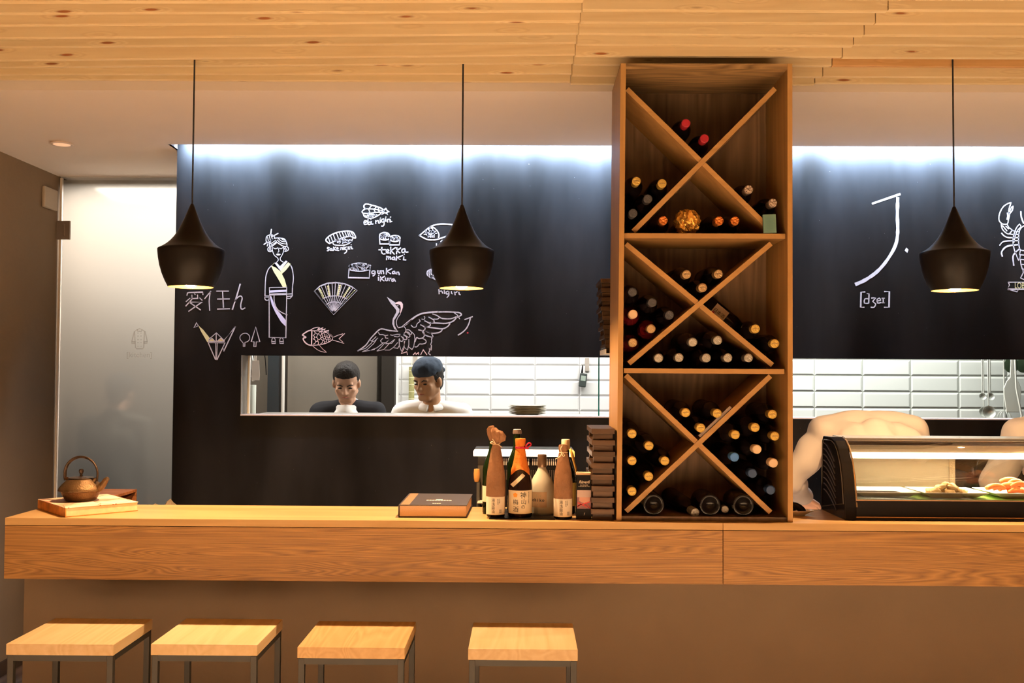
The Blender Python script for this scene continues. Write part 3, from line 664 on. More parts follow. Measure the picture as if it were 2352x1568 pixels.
d.l(q, 3.4, 420, 935, 330, 928, 262, 950, 243, 995, 262, 1048, 330, 1080, 420, 1120, sm=4).l(q, 2.8, 285, 940, 278, 1010, 310, 1050, sm=2).l(q, 2.8, 320, 930, 312, 1000, 345, 1050, sm=2).l(q, 2.8, 262, 1048, 330, 1050, 380, 1062).dots(q, 340, 1070, 45, 30, 16, 16, 2.4, 13, 1)
d.done()
# --- kimono woman
q = crop(580, 500, 4.9)
d = Chalk('chalk_drawing', 'chalk drawing of a standing woman in a kimono with hair sticks')
d.c(M_CHALKY).fill(q, 210, 545, 245, 505, 310, 590, 360, 690, 385, 775, 342, 782, 290, 690, 240, 610).fill(q, 430, 520, 400, 500, 310, 598, 330, 632, 380, 585)
d.c(M_CHALKV).fill(q, 215, 540, 250, 505, 272, 502, 308, 545, 375, 480, 395, 490, 312, 600, 260, 560).fill(q, 192, 818, 380, 808, 382, 832, 192, 842).fill(q, 192, 875, 210, 880, 250, 985, 300, 1060, 375, 1155, 375, 1225, 320, 1170, 260, 1070, 215, 975)
d.c(M_CHALK)
d.l(q, 2.6, 215, 540, 180, 575, 155, 640, 145, 720, 140, 880, sm=4).l(q, 2.6, 430, 535, 448, 580, 460, 680, 450, 780, 448, 880, sm=4).l(q, 2.2, 140, 878, 190, 878).l(q, 2.2, 140, 892, 188, 892).l(q, 2.2, 138, 892, 142, 918, 160, 928, 180, 922, 184, 895, sm=3).l(q, 2.2, 388, 858, 445, 855, 443, 880, 392, 885).l(q, 2.2, 392, 905, 420, 908, 442, 885, sm=2)
d.l(q, 2.2, 192, 785, 385, 782).l(q, 2.2, 190, 785, 190, 868, 385, 862, 385, 782).l(q, 2, 192, 858, 385, 848).l(q, 2.4, 187, 880, 188, 1345, 375, 1350, 385, 870).l(q, 2.2, 243, 870, 246, 950, 275, 1020, 320, 1060, 390, 1092, sm=4)
d.l(q, 2.2, 222, 325, 225, 370, 245, 420, 280, 450, 290, 475, 272, 500, sm=4).l(q, 2.2, 352, 325, 350, 375, 330, 425, 312, 455, 318, 480, 345, 498, sm=4)
d.l(q, 2.6, 190, 300, 205, 265, 250, 232, 310, 228, 360, 240, 385, 285, 385, 318, 350, 320, 310, 300, 275, 275, sm=4).l(q, 2.4, 190, 300, 195, 318, 235, 310, 275, 275, sm=3).l(q, 2, 205, 290, 235, 272, 262, 250, sm=2).l(q, 2, 210, 302, 245, 290, 270, 262, sm=2).l(q, 2, 290, 235, 330, 265, 382, 270, sm=2).l(q, 2, 280, 250, 320, 285, 380, 295, sm=2).l(q, 2, 320, 232, 350, 250, 375, 255, sm=2)
d.l(q, 2.4, 152, 250, 160, 210, 200, 190, 235, 200, 248, 225, 215, 255, 180, 275, 158, 268, cl=True, sm=3).l(q, 2, 170, 220, 178, 262).l(q, 2, 188, 200, 200, 250).l(q, 2, 208, 196, 222, 235).l(q, 3, 213, 128, 203, 195).l(q, 3, 288, 175, 225, 210).l(q, 3, 128, 300, 165, 275).l(q, 2.4, 165, 318, 178, 275)
d.l(q, 2.2, 195, 320, 172, 345, 178, 375, 205, 382, 220, 365, sm=3).l(q, 1.8, 190, 330, 188, 372).l(q, 1.8, 205, 328, 205, 376).l(q, 2.2, 385, 318, 405, 345, 395, 370, 362, 380, sm=3).l(q, 1.8, 370, 330, 385, 365).l(q, 1.8, 360, 340, 372, 372)
d.l(q, 2.2, 235, 338, 255, 348, 278, 342, sm=3).l(q, 2.2, 302, 342, 322, 348, 342, 335, sm=3).l(q, 2, 285, 335, 298, 375, 285, 388, sm=2).fill(q, 262, 410, 285, 400, 320, 410, 300, 424, 278, 424)
for x in (215, 305): d.l(q, 2, x, 1400, x+5, 1360, x+22, 1350, x+38, 1362, x+42, 1400, sm=2).l(q, 2, x, 1392, x+44, 1392).l(q, 2.4, x+2, 1412, x+44, 1412)
d.done()
# --- lettering, paper crane, trees
q = crop(400, 640, 7.841)
d = Chalk('chalk_lettering', 'large hand-drawn characters and letter below the left lamp')
d.l(q, 3, 230, 300, 240, 255, 270, 248, 515, 240, 518, 285).l(q, 2.6, 320, 290, 322, 358, 425, 352, 420, 290).l(q, 2.4, 365, 270, 380, 285).l(q, 2.6, 285, 350, 215, 410).l(q, 2.6, 460, 345, 505, 388).l(q, 3, 330, 358, 210, 490).l(q, 3, 265, 420, 500, 420, 262, 585).l(q, 3, 270, 420, 475, 560)
d.l(q, 3, 660, 225, 550, 358).l(q, 3.4, 648, 240, 630, 400, 640, 570).l(q, 3, 765, 222, 980, 222).l(q, 3, 780, 365, 995, 362).l(q, 3, 780, 545, 1000, 540).l(q, 3, 872, 225, 888, 515)
d.l(q, 3.6, 1190, 95, 1130, 300, 1050, 550, sm=3).l(q, 3.2, 1090, 410, 1140, 340, 1195, 310, 1225, 350, 1200, 460, 1205, 535, 1235, 545, 1275, 525, sm=4)
d.done()
d = Chalk('chalk_drawing', 'chalk drawing of a folded paper bird with yellow neck')
d.c(M_CHALKY).fill(q, 435, 840, 520, 915, 640, 1065, 610, 1150, 590, 1130, 480, 940).fill(q, 615, 1122, 680, 1070, 735, 1125).fill(q, 775, 1122, 840, 1068, 898, 1122)
d.c(M_CHALK).l(q, 2, 435, 845, 358, 880, 405, 790, 435, 845).l(q, 2.2, 620, 1095, 760, 972, 905, 1115).l(q, 2.2, 615, 1130, 905, 1130).l(q, 2.4, 612, 1150, 915, 1155, 770, 1460, 745, 1455, 612, 1150).l(q, 2.2, 748, 1155, 750, 1440).l(q, 2.2, 775, 1155, 765, 1440).l(q, 2.4, 757, 985, 757, 1125).l(q, 2, 905, 1100, 1105, 855, 890, 1310, 890, 1260).l(q, 1.8, 615, 1125, 682, 1070, 740, 1125).l(q, 1.8, 770, 1125, 840, 1068, 900, 1125)
d.done()
d = Chalk('chalk_drawing', 'chalk drawing of a round tree and a pointed tree')
d.l(q, 2, 1225, 1135, 1190, 1090, 1190, 1035, 1235, 990, 1300, 982, 1350, 1020, 1358, 1080, 1330, 1125, 1275, 1145, sm=4).l(q, 2, 1225, 1135, 1245, 1160, 1245, 1220, 1272, 1220, 1275, 1145).l(q, 2, 1435, 1135, 1388, 1132, 1470, 868, 1542, 1135, 1478, 1135, 1472, 1222, 1435, 1222, 1440, 1135)
d.done()
# --- fan
q = crop(680, 440, 3.92)
d = Chalk('chalk_drawing', 'chalk drawing of an open folding fan with yellow trim')
d.l(q, 3.2, 165, 895, 215, 850, 280, 825, 360, 818, 440, 830, 500, 855, 545, 885, 338, 1103, cl=True).l(q, 2.4, 240, 965, 290, 945, 345, 938, 400, 942, 460, 968, sm=3).l(q, 2.2, 272, 1015, 305, 998, 345, 992, 385, 998, 418, 1012, sm=3)
for k in range(13):
    a = k/12; x = 165+380*a; y = 895-10*a-77*math.sin(PI*a); d.l(q, 1.7 if 0 < k < 12 else 2.6, x, y, 338, 1100)
d.c(M_CHALKY)
for x0, y0, x1, y1 in ((205, 868, 245, 955), (285, 842, 298, 935), (395, 835, 372, 935), (485, 855, 425, 945), (535, 885, 460, 965)):
    for k in range(6): a = (k+.5)/6; d.l(q, 5, x0+(x1-x0)*a, y0+(y1-y0)*a, x0+(x1-x0)*(a+.07)+5, y0+(y1-y0)*(a+.07))
d.done()
# --- fish
q = crop(690, 730, 16.8)
d = Chalk('chalk_drawing', 'chalk drawing of a scaled fish facing left')
d.c(M_CHALKP)
d.l(q, 3.4, 440, 490, 370, 480, 240, 530, 90, 640, 90, 670, 215, 745, 110, 780, 130, 870, 210, 970, 320, 1035, 440, 1055, sm=3).l(q, 3.4, 442, 500, 430, 1045).l(q, 2.4, 460, 492, 700, 500, 900, 540, 1050, 580, 1170, 650, 1270, 745, sm=4).l(q, 2, 450, 1050, 620, 1045, 850, 1015, 1050, 950, 1200, 860, 1240, 790, sm=4)
d.l(q, 1.8, 390, 460, 520, 390, 680, 355, 750, 362, 620, 490).l(q, 2.2, 640, 480, 890, 375, 790, 480, 970, 425, 900, 520, 1100, 490, 1060, 570, 1270, 745).l(q, 2, 1060, 600, 1180, 690, 1250, 750)
d.l(q, 1.6, 1280, 740, 1450, 665, 1640, 610).l(q, 1.6, 1710, 600, 1490, 800, 1630, 925).l(q, 1.6, 1240, 850, 1450, 910, 1680, 980).l(q, 1.3, 470, 1075, 650, 1220, 800, 1290, 1010, 1325, 870, 1210, 740, 1060, sm=2)
for (x, y, r) in ((480, 580, 85), (480, 745, 65), (490, 910, 95), (570, 660, 85), (590, 830, 85), (620, 960, 80), (650, 545, 80), (690, 740, 100), (740, 600, 75), (770, 900, 90), (800, 700, 60), (830, 560, 55), (850, 820, 60), (880, 930, 60), (900, 660, 50), (930, 760, 50), (970, 870, 50), (990, 690, 42), (1030, 780, 42), (1060, 860, 40), (1090, 720, 36), (1120, 800, 34)):
    d.l(q, 1.6, *[v for t_ in range(7) for v in (x+r*math.cos(-1.4+t_*.47), y+r*math.sin(-1.4+t_*.47))], sm=2)
d.done()
# --- crane
q = crop(800, 660, 7.587)
d = Chalk('chalk_drawing', 'large chalk drawing of a crane with spread wings above the hatch')
d.c(M_CHALKP).fill(q, 815, 285, 830, 260, 880, 243, 925, 250, 952, 290, 950, 350, 930, 410, 905, 465, 905, 420, 915, 360, 905, 310, 880, 295)
d.c(M_CHALK).fill(q, 670, 162, 825, 265, 818, 295, 890, 375, 888, 430, 850, 495, 800, 570, 805, 660, 855, 755, 800, 720, 765, 630, 775, 545, 835, 430, 835, 395, 800, 345, 745, 285)
d.l(q, 2, 905, 465, 860, 530, 838, 600, 850, 670, 872, 698, sm=3).fill(q, 838, 312, 880, 312, 860, 328)
d.l(q, 4.6, 960, 670, 1060, 590, 1180, 500, 1280, 455, 1400, 435, 1560, 425, sm=3).l(q, 3, 870, 698, 920, 690, 990, 660, 1100, 565, sm=3).l(q, 3.6, 1560, 428, 1700, 425, 1850, 430, 1940, 440, 1970, 480, 1900, 515, sm=3).l(q, 2.6, 1850, 445, 1900, 480, 1940, 545)
d.l(q, 3, 1590, 515, 1640, 540, 1780, 545, 1880, 510, sm=3).l(q, 3.6, 1420, 615, 1560, 620, 1700, 625, 1820, 590, 1880, 530, sm=3).l(q, 3.4, 1330, 685, 1500, 705, 1640, 720, 1730, 680, 1770, 630, sm=3).l(q, 3, 1330, 745, 1440, 795, 1560, 790, 1620, 760, 1635, 735, sm=3)
d.l(q, 2.6, 1470, 462, 1540, 485, 1585, 520, 1555, 550, 1490, 550, sm=3).l(q, 2.8, 1400, 515, 1480, 560, 1495, 600, 1440, 615, sm=3).l(q, 2.8, 1330, 580, 1410, 620, 1430, 660, 1380, 685, 1330, 685, sm=3).l(q, 2.8, 1260, 650, 1330, 690, 1330, 740, 1280, 755, sm=3).l(q, 2.8, 1225, 738, 1300, 760, 1325, 830, 1300, 875, 1230, 890, 1190, 870, 1165, 945, sm=3).l(q, 2.8, 1290, 765, 1340, 830, 1470, 870, sm=3)
d.l(q, 2.4, 1330, 745, 1450, 800, 1475, 850, 1450, 900, 1455, 940, 1435, 995, 1450, 1010, 1440, 1090, 1410, 1060, 1420, 1100, 1395, 1145, 1430, 1175)
d.l(q, 2.2, 1095, 655, 1130, 690, 1180, 685, 1200, 630, 1250, 590, 1235, 560, sm=3).l(q, 2, 1280, 550, 1320, 555, 1335, 520, 1320, 505, sm=3).l(q, 2.4, 1300, 890, 1350, 920, 1350, 965, 1290, 985, 1240, 985, 1200, 1030, 1160, 1035, sm=3)
d.l(q, 3.2, 860, 762, 720, 750, 600, 722, 540, 735, 470, 800, 380, 900, 300, 1010, 165, 1105, sm=3)
d.l(q, 1.8, 165, 1105, 300, 1060, 400, 970, 430, 930).l(q, 1.8, 240, 1120, 330, 1080, 440, 980, 485, 920).l(q, 1.8, 240, 1120, 380, 1095, 460, 1080).l(q, 1.8, 370, 1100, 500, 1050, 600, 970).l(q, 1.8, 500, 1105, 570, 1040, 640, 960).l(q, 1.8, 500, 1108, 620, 1080, 720, 970, 800, 910).l(q, 1.8, 640, 1090, 720, 1090, 790, 1040, 860, 960)
d.l(q, 1.8, 485, 855, 440, 900, 400, 935, 380, 905).l(q, 1.8, 515, 880, 460, 930, 440, 945).l(q, 1.8, 600, 885, 560, 930, 590, 965, 650, 960, 705, 910, 650, 980, 760, 970, 810, 905)
d.l(q, 2, 525, 785, 545, 820, 600, 820, 650, 840, 690, 830).l(q, 2, 640, 840, 650, 880, 690, 885).l(q, 2, 735, 825, 770, 835, 800, 825, 850, 815, 905, 815).l(q, 2, 800, 850, 860, 860, 900, 840)
d.l(q, 2.2, 965, 670, 1000, 720, 1000, 770, 970, 800, sm=3).l(q, 2.2, 1000, 740, 1060, 740, 1105, 790, 1085, 820, 1050, 780, 1010, 775, sm=3).l(q, 2.2, 1020, 780, 1075, 840, 1050, 868, 1000, 840, 970, 820, sm=3).l(q, 2.2, 960, 825, 1010, 860, 1020, 900, 975, 905, 950, 860, sm=3).l(q, 2.2, 920, 850, 955, 890, 945, 935, 905, 930, 890, 890, sm=3)
d.l(q, 2, 885, 900, 890, 1010, 925, 1110, 970, 1020, 985, 935).l(q, 2, 975, 940, 975, 1040, 1030, 1090, 1055, 1000, 1055, 905).l(q, 2, 1060, 1040, 1110, 1080, 1140, 1030, 1160, 900, 1150, 820, 1105, 775).l(q, 2, 890, 1010, 860, 1060, 800, 1050)
d.c(M_CHALKP).l(q, 2, 970, 1060, 925, 1150, 1020, 1120, 1030, 1170).l(q, 2, 1130, 1172, 1170, 1135, 1180, 1165, 1225, 1135, 1228, 1168).l(q, 2, 1262, 1172, 1305, 1085, 1370, 1172)
d.done()
d = Chalk('chalk_lettering', 'small chalk letter J with red dot beside the crane')
d.l(q, 2.6, 2030, 558, 2165, 508).l(q, 3.4, 2125, 540, 2105, 620, 2060, 710, 1990, 780, 1915, 828, sm=4).c(M_CHALKR).l(q, 4, 2075, 790, 2085, 790)
d.done()
# --- big J right of the cabinet
q = crop(1820, 380, 2.613)
d = Chalk('chalk_lettering', 'big chalk letter J with a dot, right of the wine cabinet')
d.l(q, 6, 482, 228, 645, 172).l(q, 9, 632, 195, 630, 300, 632, 400, 618, 480, 570, 565, 510, 635, 440, 685, 382, 712, sm=4).fill(q, 674, 510, 684, 492, 697, 505, 690, 524)
d.done()
d = Chalk('chalk_lettering', 'bracketed chalk pronunciation below the big letter')
d.l(q, 3.4, 435, 758, 412, 760, 410, 850, 430, 850).l(q, 3.4, 553, 756, 582, 756, 580, 850, 552, 850).l(q, 3.2, 460, 770, 458, 825).l(q, 3.2, 456, 800, 435, 800, 432, 825, 455, 826, sm=2).l(q, 2.4, 448, 768, 462, 770).l(q, 3.2, 475, 795, 500, 795, 482, 815, 500, 830, 490, 850, 472, 850, sm=2).l(q, 3.2, 508, 812, 530, 808, 522, 795, 508, 805, 512, 825, 532, 822, sm=2).l(q, 3.2, 545, 796, 545, 824).l(q, 2.4, 537, 796, 553, 796).l(q, 2.4, 537, 824, 553, 824)
d.done()
# --- lobster
q = crop(2270, 440, 6.533)
d = Chalk('chalk_drawing', 'chalk drawing of a lobster with its name on a banner at the right edge')
def mirror(f, ax=565):
    return lambda *p: f(*[(2*ax-v if i % 2 == 0 else v) for i, v in enumerate(p)])
for Q in (q, mirror(q)):
    d.l(Q, 3, 340, 165, 300, 175, 230, 220, 185, 290, 160, 370, 165, 440, 215, 485, 285, 485, 300, 430, 322, 330, 305, 290, 325, 215, 340, 165, sm=2).l(Q, 3, 315, 315, 340, 250, 372, 215, 360, 280, 325, 325, sm=2).l(Q, 4, 290, 320, 295, 370, 282, 415)
    d.l(Q, 3, 195, 490, 210, 560, 260, 615, 310, 635, 350, 590, 355, 570, 310, 540, 285, 490, sm=2).l(Q, 2.6, 325, 635, 380, 645, 460, 640).l(Q, 2.6, 355, 580, 400, 595, 460, 600).l(Q, 3, 215, 510, 280, 590).l(Q, 3, 265, 520, 305, 558)
    d.l(Q, 2.8, 470, 485, 430, 530, 390, 620, 370, 740, 385, 850, 420, 950, 455, 1030, sm=3).l(Q, 2.8, 470, 490, 490, 525, 440, 580, 405, 660, 385, 760, sm=3).l(Q, 3.4, 200, 622, 240, 665, 310, 690, 460, 688, sm=3).l(Q, 3.2, 172, 805, 215, 755, 300, 738, 460, 735, sm=3).l(Q, 4.4, 210, 968, 200, 905, 260, 830, 350, 805, 455, 795, sm=3).l(Q, 4, 382, 1105, 370, 980, 400, 920, 470, 855, sm=3)
    d.l(Q, 3, 536, 510, 480, 560, 458, 640, 455, 760, 480, 870, 565, 885, sm=3).l(Q, 4, 488, 300, 495, 380, 530, 475, sm=2).l(Q, 2.8, 480, 880, 470, 945, 565, 955).l(Q, 2.8, 480, 960, 472, 1015, 565, 1022).l(Q, 2.8, 482, 1020, 490, 1090, 565, 1095).l(Q, 2.8, 492, 1100, 510, 1160, 565, 1165).l(Q, 2.8, 520, 1170, 525, 1215, 485, 1295, 560, 1330)
d.l(q, 2.6, 300, 1358, 835, 1358).l(q, 2.6, 300, 1358, 318, 1400, 292, 1465, 835, 1462).l(q, 2.4, 292, 1465, 435, 1502, 448, 1468)
d.done()
pp = at(2270+(340+240)/6.533, 440+1412/6.533, YK)
text('LOBSTER', .043, M_CHALKY, front(pp.x-.008, YK, pp.z, 0), wall_back, 'chalk_lettering', sx=.62, ext=0, label='word on the lobster banner')
# faint smears
# ================================================================ WINE BOTTLES IN THE CABINET
def wine_proto(capm, glass=M_WINE, r=.0355, L=.285, neck=.0145, name='wine_bottle', deco=None):
    """lying along +Z from its base; the cap ends at z=L"""
    t = thing(name, (0, 0, 0), None, None)
    k = L/.285; I = Matrix.Identity(4)
    prof = [(.0001, .006), (r*.55, .003), (r*.8, 0), (r*.96, .003), (r, .010), (r, .165*k), (r*.96, .180*k), (r*.82, .195*k), (r*.62, .207*k), (neck*1.12, .222*k), (neck, .235*k), (neck*.98, .270*k), (neck*.9, .279*k)]
    MB().lathe(prof, I, 30).build('bottle_glass', glass, t, True)
    z = .236*k
    m = MB().lathe([(neck*1.03, z), (neck*1.05, z+.03*k), (neck*1.12, z+.034*k), (neck*1.12, L-.0035), (neck*1.04, L-.0008), (neck*.9, L), (neck*.86, L-.0012), (.0001, L-.0012)], I, 26)
    m.build('cap', capm, t, True)
    if deco:   # torn crossing pressed into the foil
        mm = MB().box(-neck*.7, neck*.7, -.0011, .0011, L-.0012, L+.0006); mm.build('cap_seam', deco, t)
    return t
GREY_D = mat('dull_seam', (.28, .19, .08), .5, .6)
PR = {'gold': wine_proto(M_GOLDC, deco=GREY_D), 'bronze': wine_proto(M_BRONZEC, deco=mat('seam_dark', (.16, .11, .06), .5, .5)), 'dark': wine_proto(M_DARKC), 'silver': wine_proto(M_SILVC), 'red': wine_proto(M_REDC),
      'cream': wine_proto(M_CREAMC), 'blue': wine_proto(M_BLUEC), 'dblue': wine_proto(M_DBLUEC), 'orange': wine_proto(M_ORFOIL), 'rose_cream': wine_proto(M_CREAMC, M_WINER), 'rose': wine_proto(M_BRONZEC, M_WINER), 'foil': wine_proto(mat('crumpled_silver', (.45, .36, .30), .25, .85, bump=1, bscale=140))}
used = set()
def bottle(kind, tx, tz, bx, bz, label, group=None, yt=3.555, yb=None, proto=None):
    src = PR[kind] if proto is None else proto; key = kind if proto is None else id(proto)
    o = src if key not in used else copy_tree(src); used.add(key)
    L = .285 if yb is None else yb
    tip = Vector((tx, yt, tz)); d = Vector((tx-bx, 0, tz-bz)); d.y = -math.sqrt(max(1e-4, L*L-d.x**2-d.z**2)); 
    # body centre at the back is (bx, bz): aim the axis from there
    base = tip - d.normalized()*L
    if base.y > 3.8285: base.y = 3.8285
    o.rotation_mode = 'QUATERNION'; o.rotation_quaternion = d.to_track_quat('Z', 'Y'); o.location = base
    tag(o, label, 'wine bottle', group)
    return o
T_, M_, B_ = 'the top bay', 'the middle bay', 'the bottom bay'
data = [
('red', .578, 2.472, .578, 2.472, 'red-capped wine bottle in the top notch, the higher of two'),
('red', .644, 2.417, .644, 2.417, 'red-capped wine bottle in the top notch, the lower one at the crossing'),
('gold', .401, 2.263, .401, 2.263, 'gold-capped wine bottle against the left panel in the top bay'),
('gold', .493, 2.255, .493, 2.255, 'gold-capped wine bottle in the top bay, right of the one by the left panel'),
('dark', .442, 2.200, .442, 2.200, 'dark-capped wine bottle below the two gold caps of the top bay'),
('dark', .389, 2.148, .389, 2.148, 'dark-capped wine bottle lowest at the left panel in the top bay'),
('foil', .801, 2.234, .802, 2.235, 'wine bottle with crumpled silver foil at the right of the top bay'),
('foil', .887, 2.186, .887, 2.186, 'wine bottle above the pale green box, by the right panel'),
('orange', .497, 2.122, .497, 2.122, 'orange-foil bottle left of the cellophane-wrapped one'),
('orange', .696, 2.122, .684, 2.122, 'orange-foil bottle just right of the cellophane-wrapped one'),
('orange', .752, 2.122, .758, 2.122, 'orange-foil bottle farthest right on the upper shelf'),
('bronze', .580, 1.930, .574, 1.935, 'bronze-capped wine bottle high left in the middle notch'),
('bronze', .693, 1.932, .689, 1.938, 'bronze-capped wine bottle high right in the middle notch'),
('bronze', .637, 1.883, .632, 1.890, 'bronze-capped wine bottle lowest in the middle notch'),
('dark', .388, 1.866, .389, 1.868, 'dark-capped bottle topmost at the left panel in the middle bay'),
('dark', .458, 1.829, .454, 1.832, 'dark-capped bottle between two other dark caps in the middle bay'),
('dark', .519, 1.785, .516, 1.792, 'dark-capped bottle nearest the crossing, left side of the middle bay'),
('rose_cream', .390, 1.787, .390, 1.787, 'deep red bottle with cream cap at the left panel'),
('rose', .454, 1.736, .452, 1.738, 'deep red bottle with bronze cap, right of the left panel stack'),
('rose', .389, 1.686, .389, 1.686, 'deep red bottle with bronze cap, lowest at the left panel of the middle bay'),
('silver', .602, 1.689, .599, 1.694, 'silver-capped bottle upper left in the middle bay pyramid'),
('silver', .690, 1.696, .687, 1.701, 'silver-capped bottle upper right in the middle bay pyramid'),
('silver', .481, 1.632, .480, 1.633, 'silver-capped bottle at the left end of the row on the lower shelf'),
('silver', .553, 1.634, .554, 1.633, 'silver-capped bottle second from the left on the lower shelf'),
('silver', .650, 1.633, .640, 1.633, 'silver-capped bottle in the centre of the row on the lower shelf'),
('silver', .726, 1.634, .714, 1.633, 'silver-capped bottle second from the right on the lower shelf'),
('silver', .799, 1.634, .788, 1.633, 'silver-capped bottle at the right end of the row on the lower shelf'),
('gold', .577, 1.439, .572, 1.444, 'gold-capped bottle high left in the bottom notch'),
('gold', .688, 1.437, .680, 1.445, 'gold-capped bottle high right in the bottom notch, by the long case'),
('gold', .630, 1.385, .625, 1.393, 'gold-capped bottle lowest in the bottom notch'),
('gold', .387, 1.363, .389, 1.373, 'gold-capped bottle topmost at the left panel in the bottom bay'),
('gold', .447, 1.321, .445, 1.324, 'gold-capped bottle second highest of the left bottom group'),
('gold', .387, 1.268, .389, 1.271, 'gold-capped bottle midway down the left panel in the bottom bay'),
('gold', .503, 1.268, .499, 1.273, 'gold-capped bottle nearest the crossing in the left bottom group'),
('gold', .446, 1.213, .443, 1.220, 'gold-capped bottle resting on the lower left board in the bottom bay'),
('gold', .387, 1.160, .389, 1.169, 'gold-capped bottle lowest at the left panel in the bottom bay'),
('gold', .883, 1.435, .883, 1.435, 'gold-capped bottle topmost by the right panel in the bottom bay'),
('gold', .822, 1.388, .822, 1.388, 'gold-capped bottle just below the topmost in the right bottom group'),
('gold', .752, 1.362, .752, 1.362, 'gold-capped bottle leftmost of the right bottom group'),
('gold', .891, 1.358, .891, 1.358, 'gold-capped bottle at the right panel, second down in the bottom bay'),
('cream', .828, 1.311, .828, 1.311, 'cream-capped bottle up left of the other cream cap'),
('cream', .886, 1.263, .886, 1.263, 'cream-capped bottle touching the right panel of the bottom bay'),
('blue', .749, 1.283, .749, 1.283, 'bright blue-capped bottle near the bottom crossing'),
('dblue', .812, 1.226, .812, 1.226, 'dark blue-capped bottle resting on the lower right board'),
('dblue', .876, 1.168, .876, 1.168, 'dark blue-capped bottle lowest by the right panel'),
]
for k, tx, tz, bx, bz, lab in data:
    g = 'wine bottles with necks forward in the crossed bays'
    bottle(k, tx, tz, bx, bz, lab, g)
# two shorter bottles lying against the sake box
half = wine_proto(M_GOLDC, r=.0335, L=.222, deco=GREY_D)
bottle('h', .822, 1.737, .822, 1.735, 'short gold-capped bottle by the labelled sake bottle in the middle bay', g, yt=3.535, yb=.222, proto=half)
bottle('h', .890, 1.685, .886, 1.690, 'short gold-capped bottle in the right corner of the middle bay', g, yt=3.535, yb=.222, proto=half)
# dark slanting bottle and small bottle at the foot
sl = wine_proto(M_SILVC, r=.034, L=.280)
bottle('s', .612, 1.0845, .560, 1.112, 'silver-capped bottle slanting forward between the upended bottles at the foot', g, yt=3.56, yb=.280, proto=sl)
sm_ = wine_proto(M_SILVC, r=.0195, L=.19, neck=.012)
bottle('m', .7215, 1.0945, .7215, 1.0945, 'small silver-capped bottle between two big bottle bottoms at the foot', g, yt=3.575, yb=.19, proto=sm_)
# bottles lying with their bottoms to the front
def bottom_first(x, z, label, r=.0385, first=[None]):
    if first[0] is None:
        t = thing('wine_bottle', (0, 0, 0), None, None); I = Matrix.Identity(4)
        prof = [(.0001, -.022), (r*.3, -.020), (r*.55, -.010), (r*.72, -.001), (r*.80, 0), (r*.93, -.001), (r, -.007), (r, -.17), (r*.8, -.195), (r*.4, -.225), (.015, -.24), (.0145, -.268), (.0001, -.27)]
        MB().lathe(prof, I, 36).build('bottle_glass', M_WINE, t, True)
        m = MB()
        for k in range(40): a = 2*PI*k/40; m.ball((r*.86*math.cos(a), r*.86*math.sin(a), .0002), .0011, 6)
        m.build('bottom_ring', mat('glass_ring', (.05, .045, .045), .2), t, True)
        first[0] = t; o = t
    else: o = copy_tree(first[0])
    o.rotation_mode = 'QUATERNION'; o.rotation_quaternion = Vector((0, -1, 0)).to_track_quat('Z', 'Y'); o.location = (x, 3.551, z)
    tag(o, label, 'wine bottle', 'bottles lying bottom first at the foot of the cabinet')
bottom_first(.4645, 1.1135, 'dark bottle with its round bottom facing out, by the left panel')
bottom_first(.6635, 1.1135, 'dark bottle with its round bottom facing out, middle of the three')
bottom_first(.781, 1.1135, 'dark bottle with its round bottom facing out, nearest the right panel')
# cellophane-wrapped bottle
t = thing('wrapped_bottle', (.592, 3.70, 2.0765), 'bottle wrapped in crackling gold cellophane on the upper shelf', 'wine bottle')
M_CELLO = mat('gold_cellophane', (.60, .33, .07), .12, .75, bump=1.0, bscale=45, var=.5, vscale=40)
m = MB(); c = Vector((.592, 3.605, 2.1245)); m.ball(c, (.046, .052, .046), 34, wob=.22, ws=5); m.build('cellophane', M_CELLO, t, False)
m = MB().ball(c+Vector((.004, -.047, .012)), (.011, .012, .022), 14, wob=.4, ws=3); m.build('paper_tag', mat('amber_tag', (.85, .42, .08), .3, .4), t)
MB().lathe([(.0001, 0), (.036, 0), (.036, .17), (.0001, .17)], Matrix.Translation((.592, 3.828, 2.1155)) @ Matrix.Rotation(PI/2, 4, 'X'), 28).build('bottle_glass', M_WINE, t, True)
# big sake bottle lying along the board of the middle bay
u = Vector((.888-.366, 0, 1.609-2.040)).normalized(); n = Vector((-u.z, 0, u.x))
p0 = Vector((.366, 0, 2.040))+u*.365+n*.0515; p0.y = 3.785
t = thing('sake_bottle', (p0.x, p0.y, p0.z), 'big dark sake bottle lying down the sloping board of the middle bay', 'sake bottle')
Mx = Matrix.Translation(p0) @ u.to_track_quat('Z', 'Y').to_matrix().to_4x4()
MB().lathe([(.0001, 0), (.038, 0), (.041, .004), (.041, .135), (.036, .16), (.022, .19), (.016, .22), (.016, .262), (.0001, .262)], Mx, 32).build('bottle_glass', M_WINE, t, True)
# label laid on its front
ax = u; up = n
def on_label(a, b, yy=3.7415): return p0+ax*a+up*b+Vector((0, yy-p0.y, 0))
m = MB().add([on_label(.040, -.026), on_label(.040, .026), on_label(.098, .026), on_label(.098, -.026)], [(0, 1, 2, 3)])
lb = m.build('label', mat('old_label', (.50, .38, .26), .7), t)
m = MB().lathe([(.0001, 0), (.0055, 0), (.0055, .0004), (.0001, .0004)], Matrix.Translation(on_label(.049, -.012, 3.7412)) @ Matrix.Rotation(PI/2, 4, 'X'), 18); m.build('red_seal', M_CHALKR, lb)
ang = math.atan2(u.z, u.x)
text('日本酒', .017, M_INK, Matrix.Translation(on_label(.068, .000, 3.7408)) @ FRONT @ Matrix.Rotation(ang, 4, 'Z'), lb, 'label_lettering')
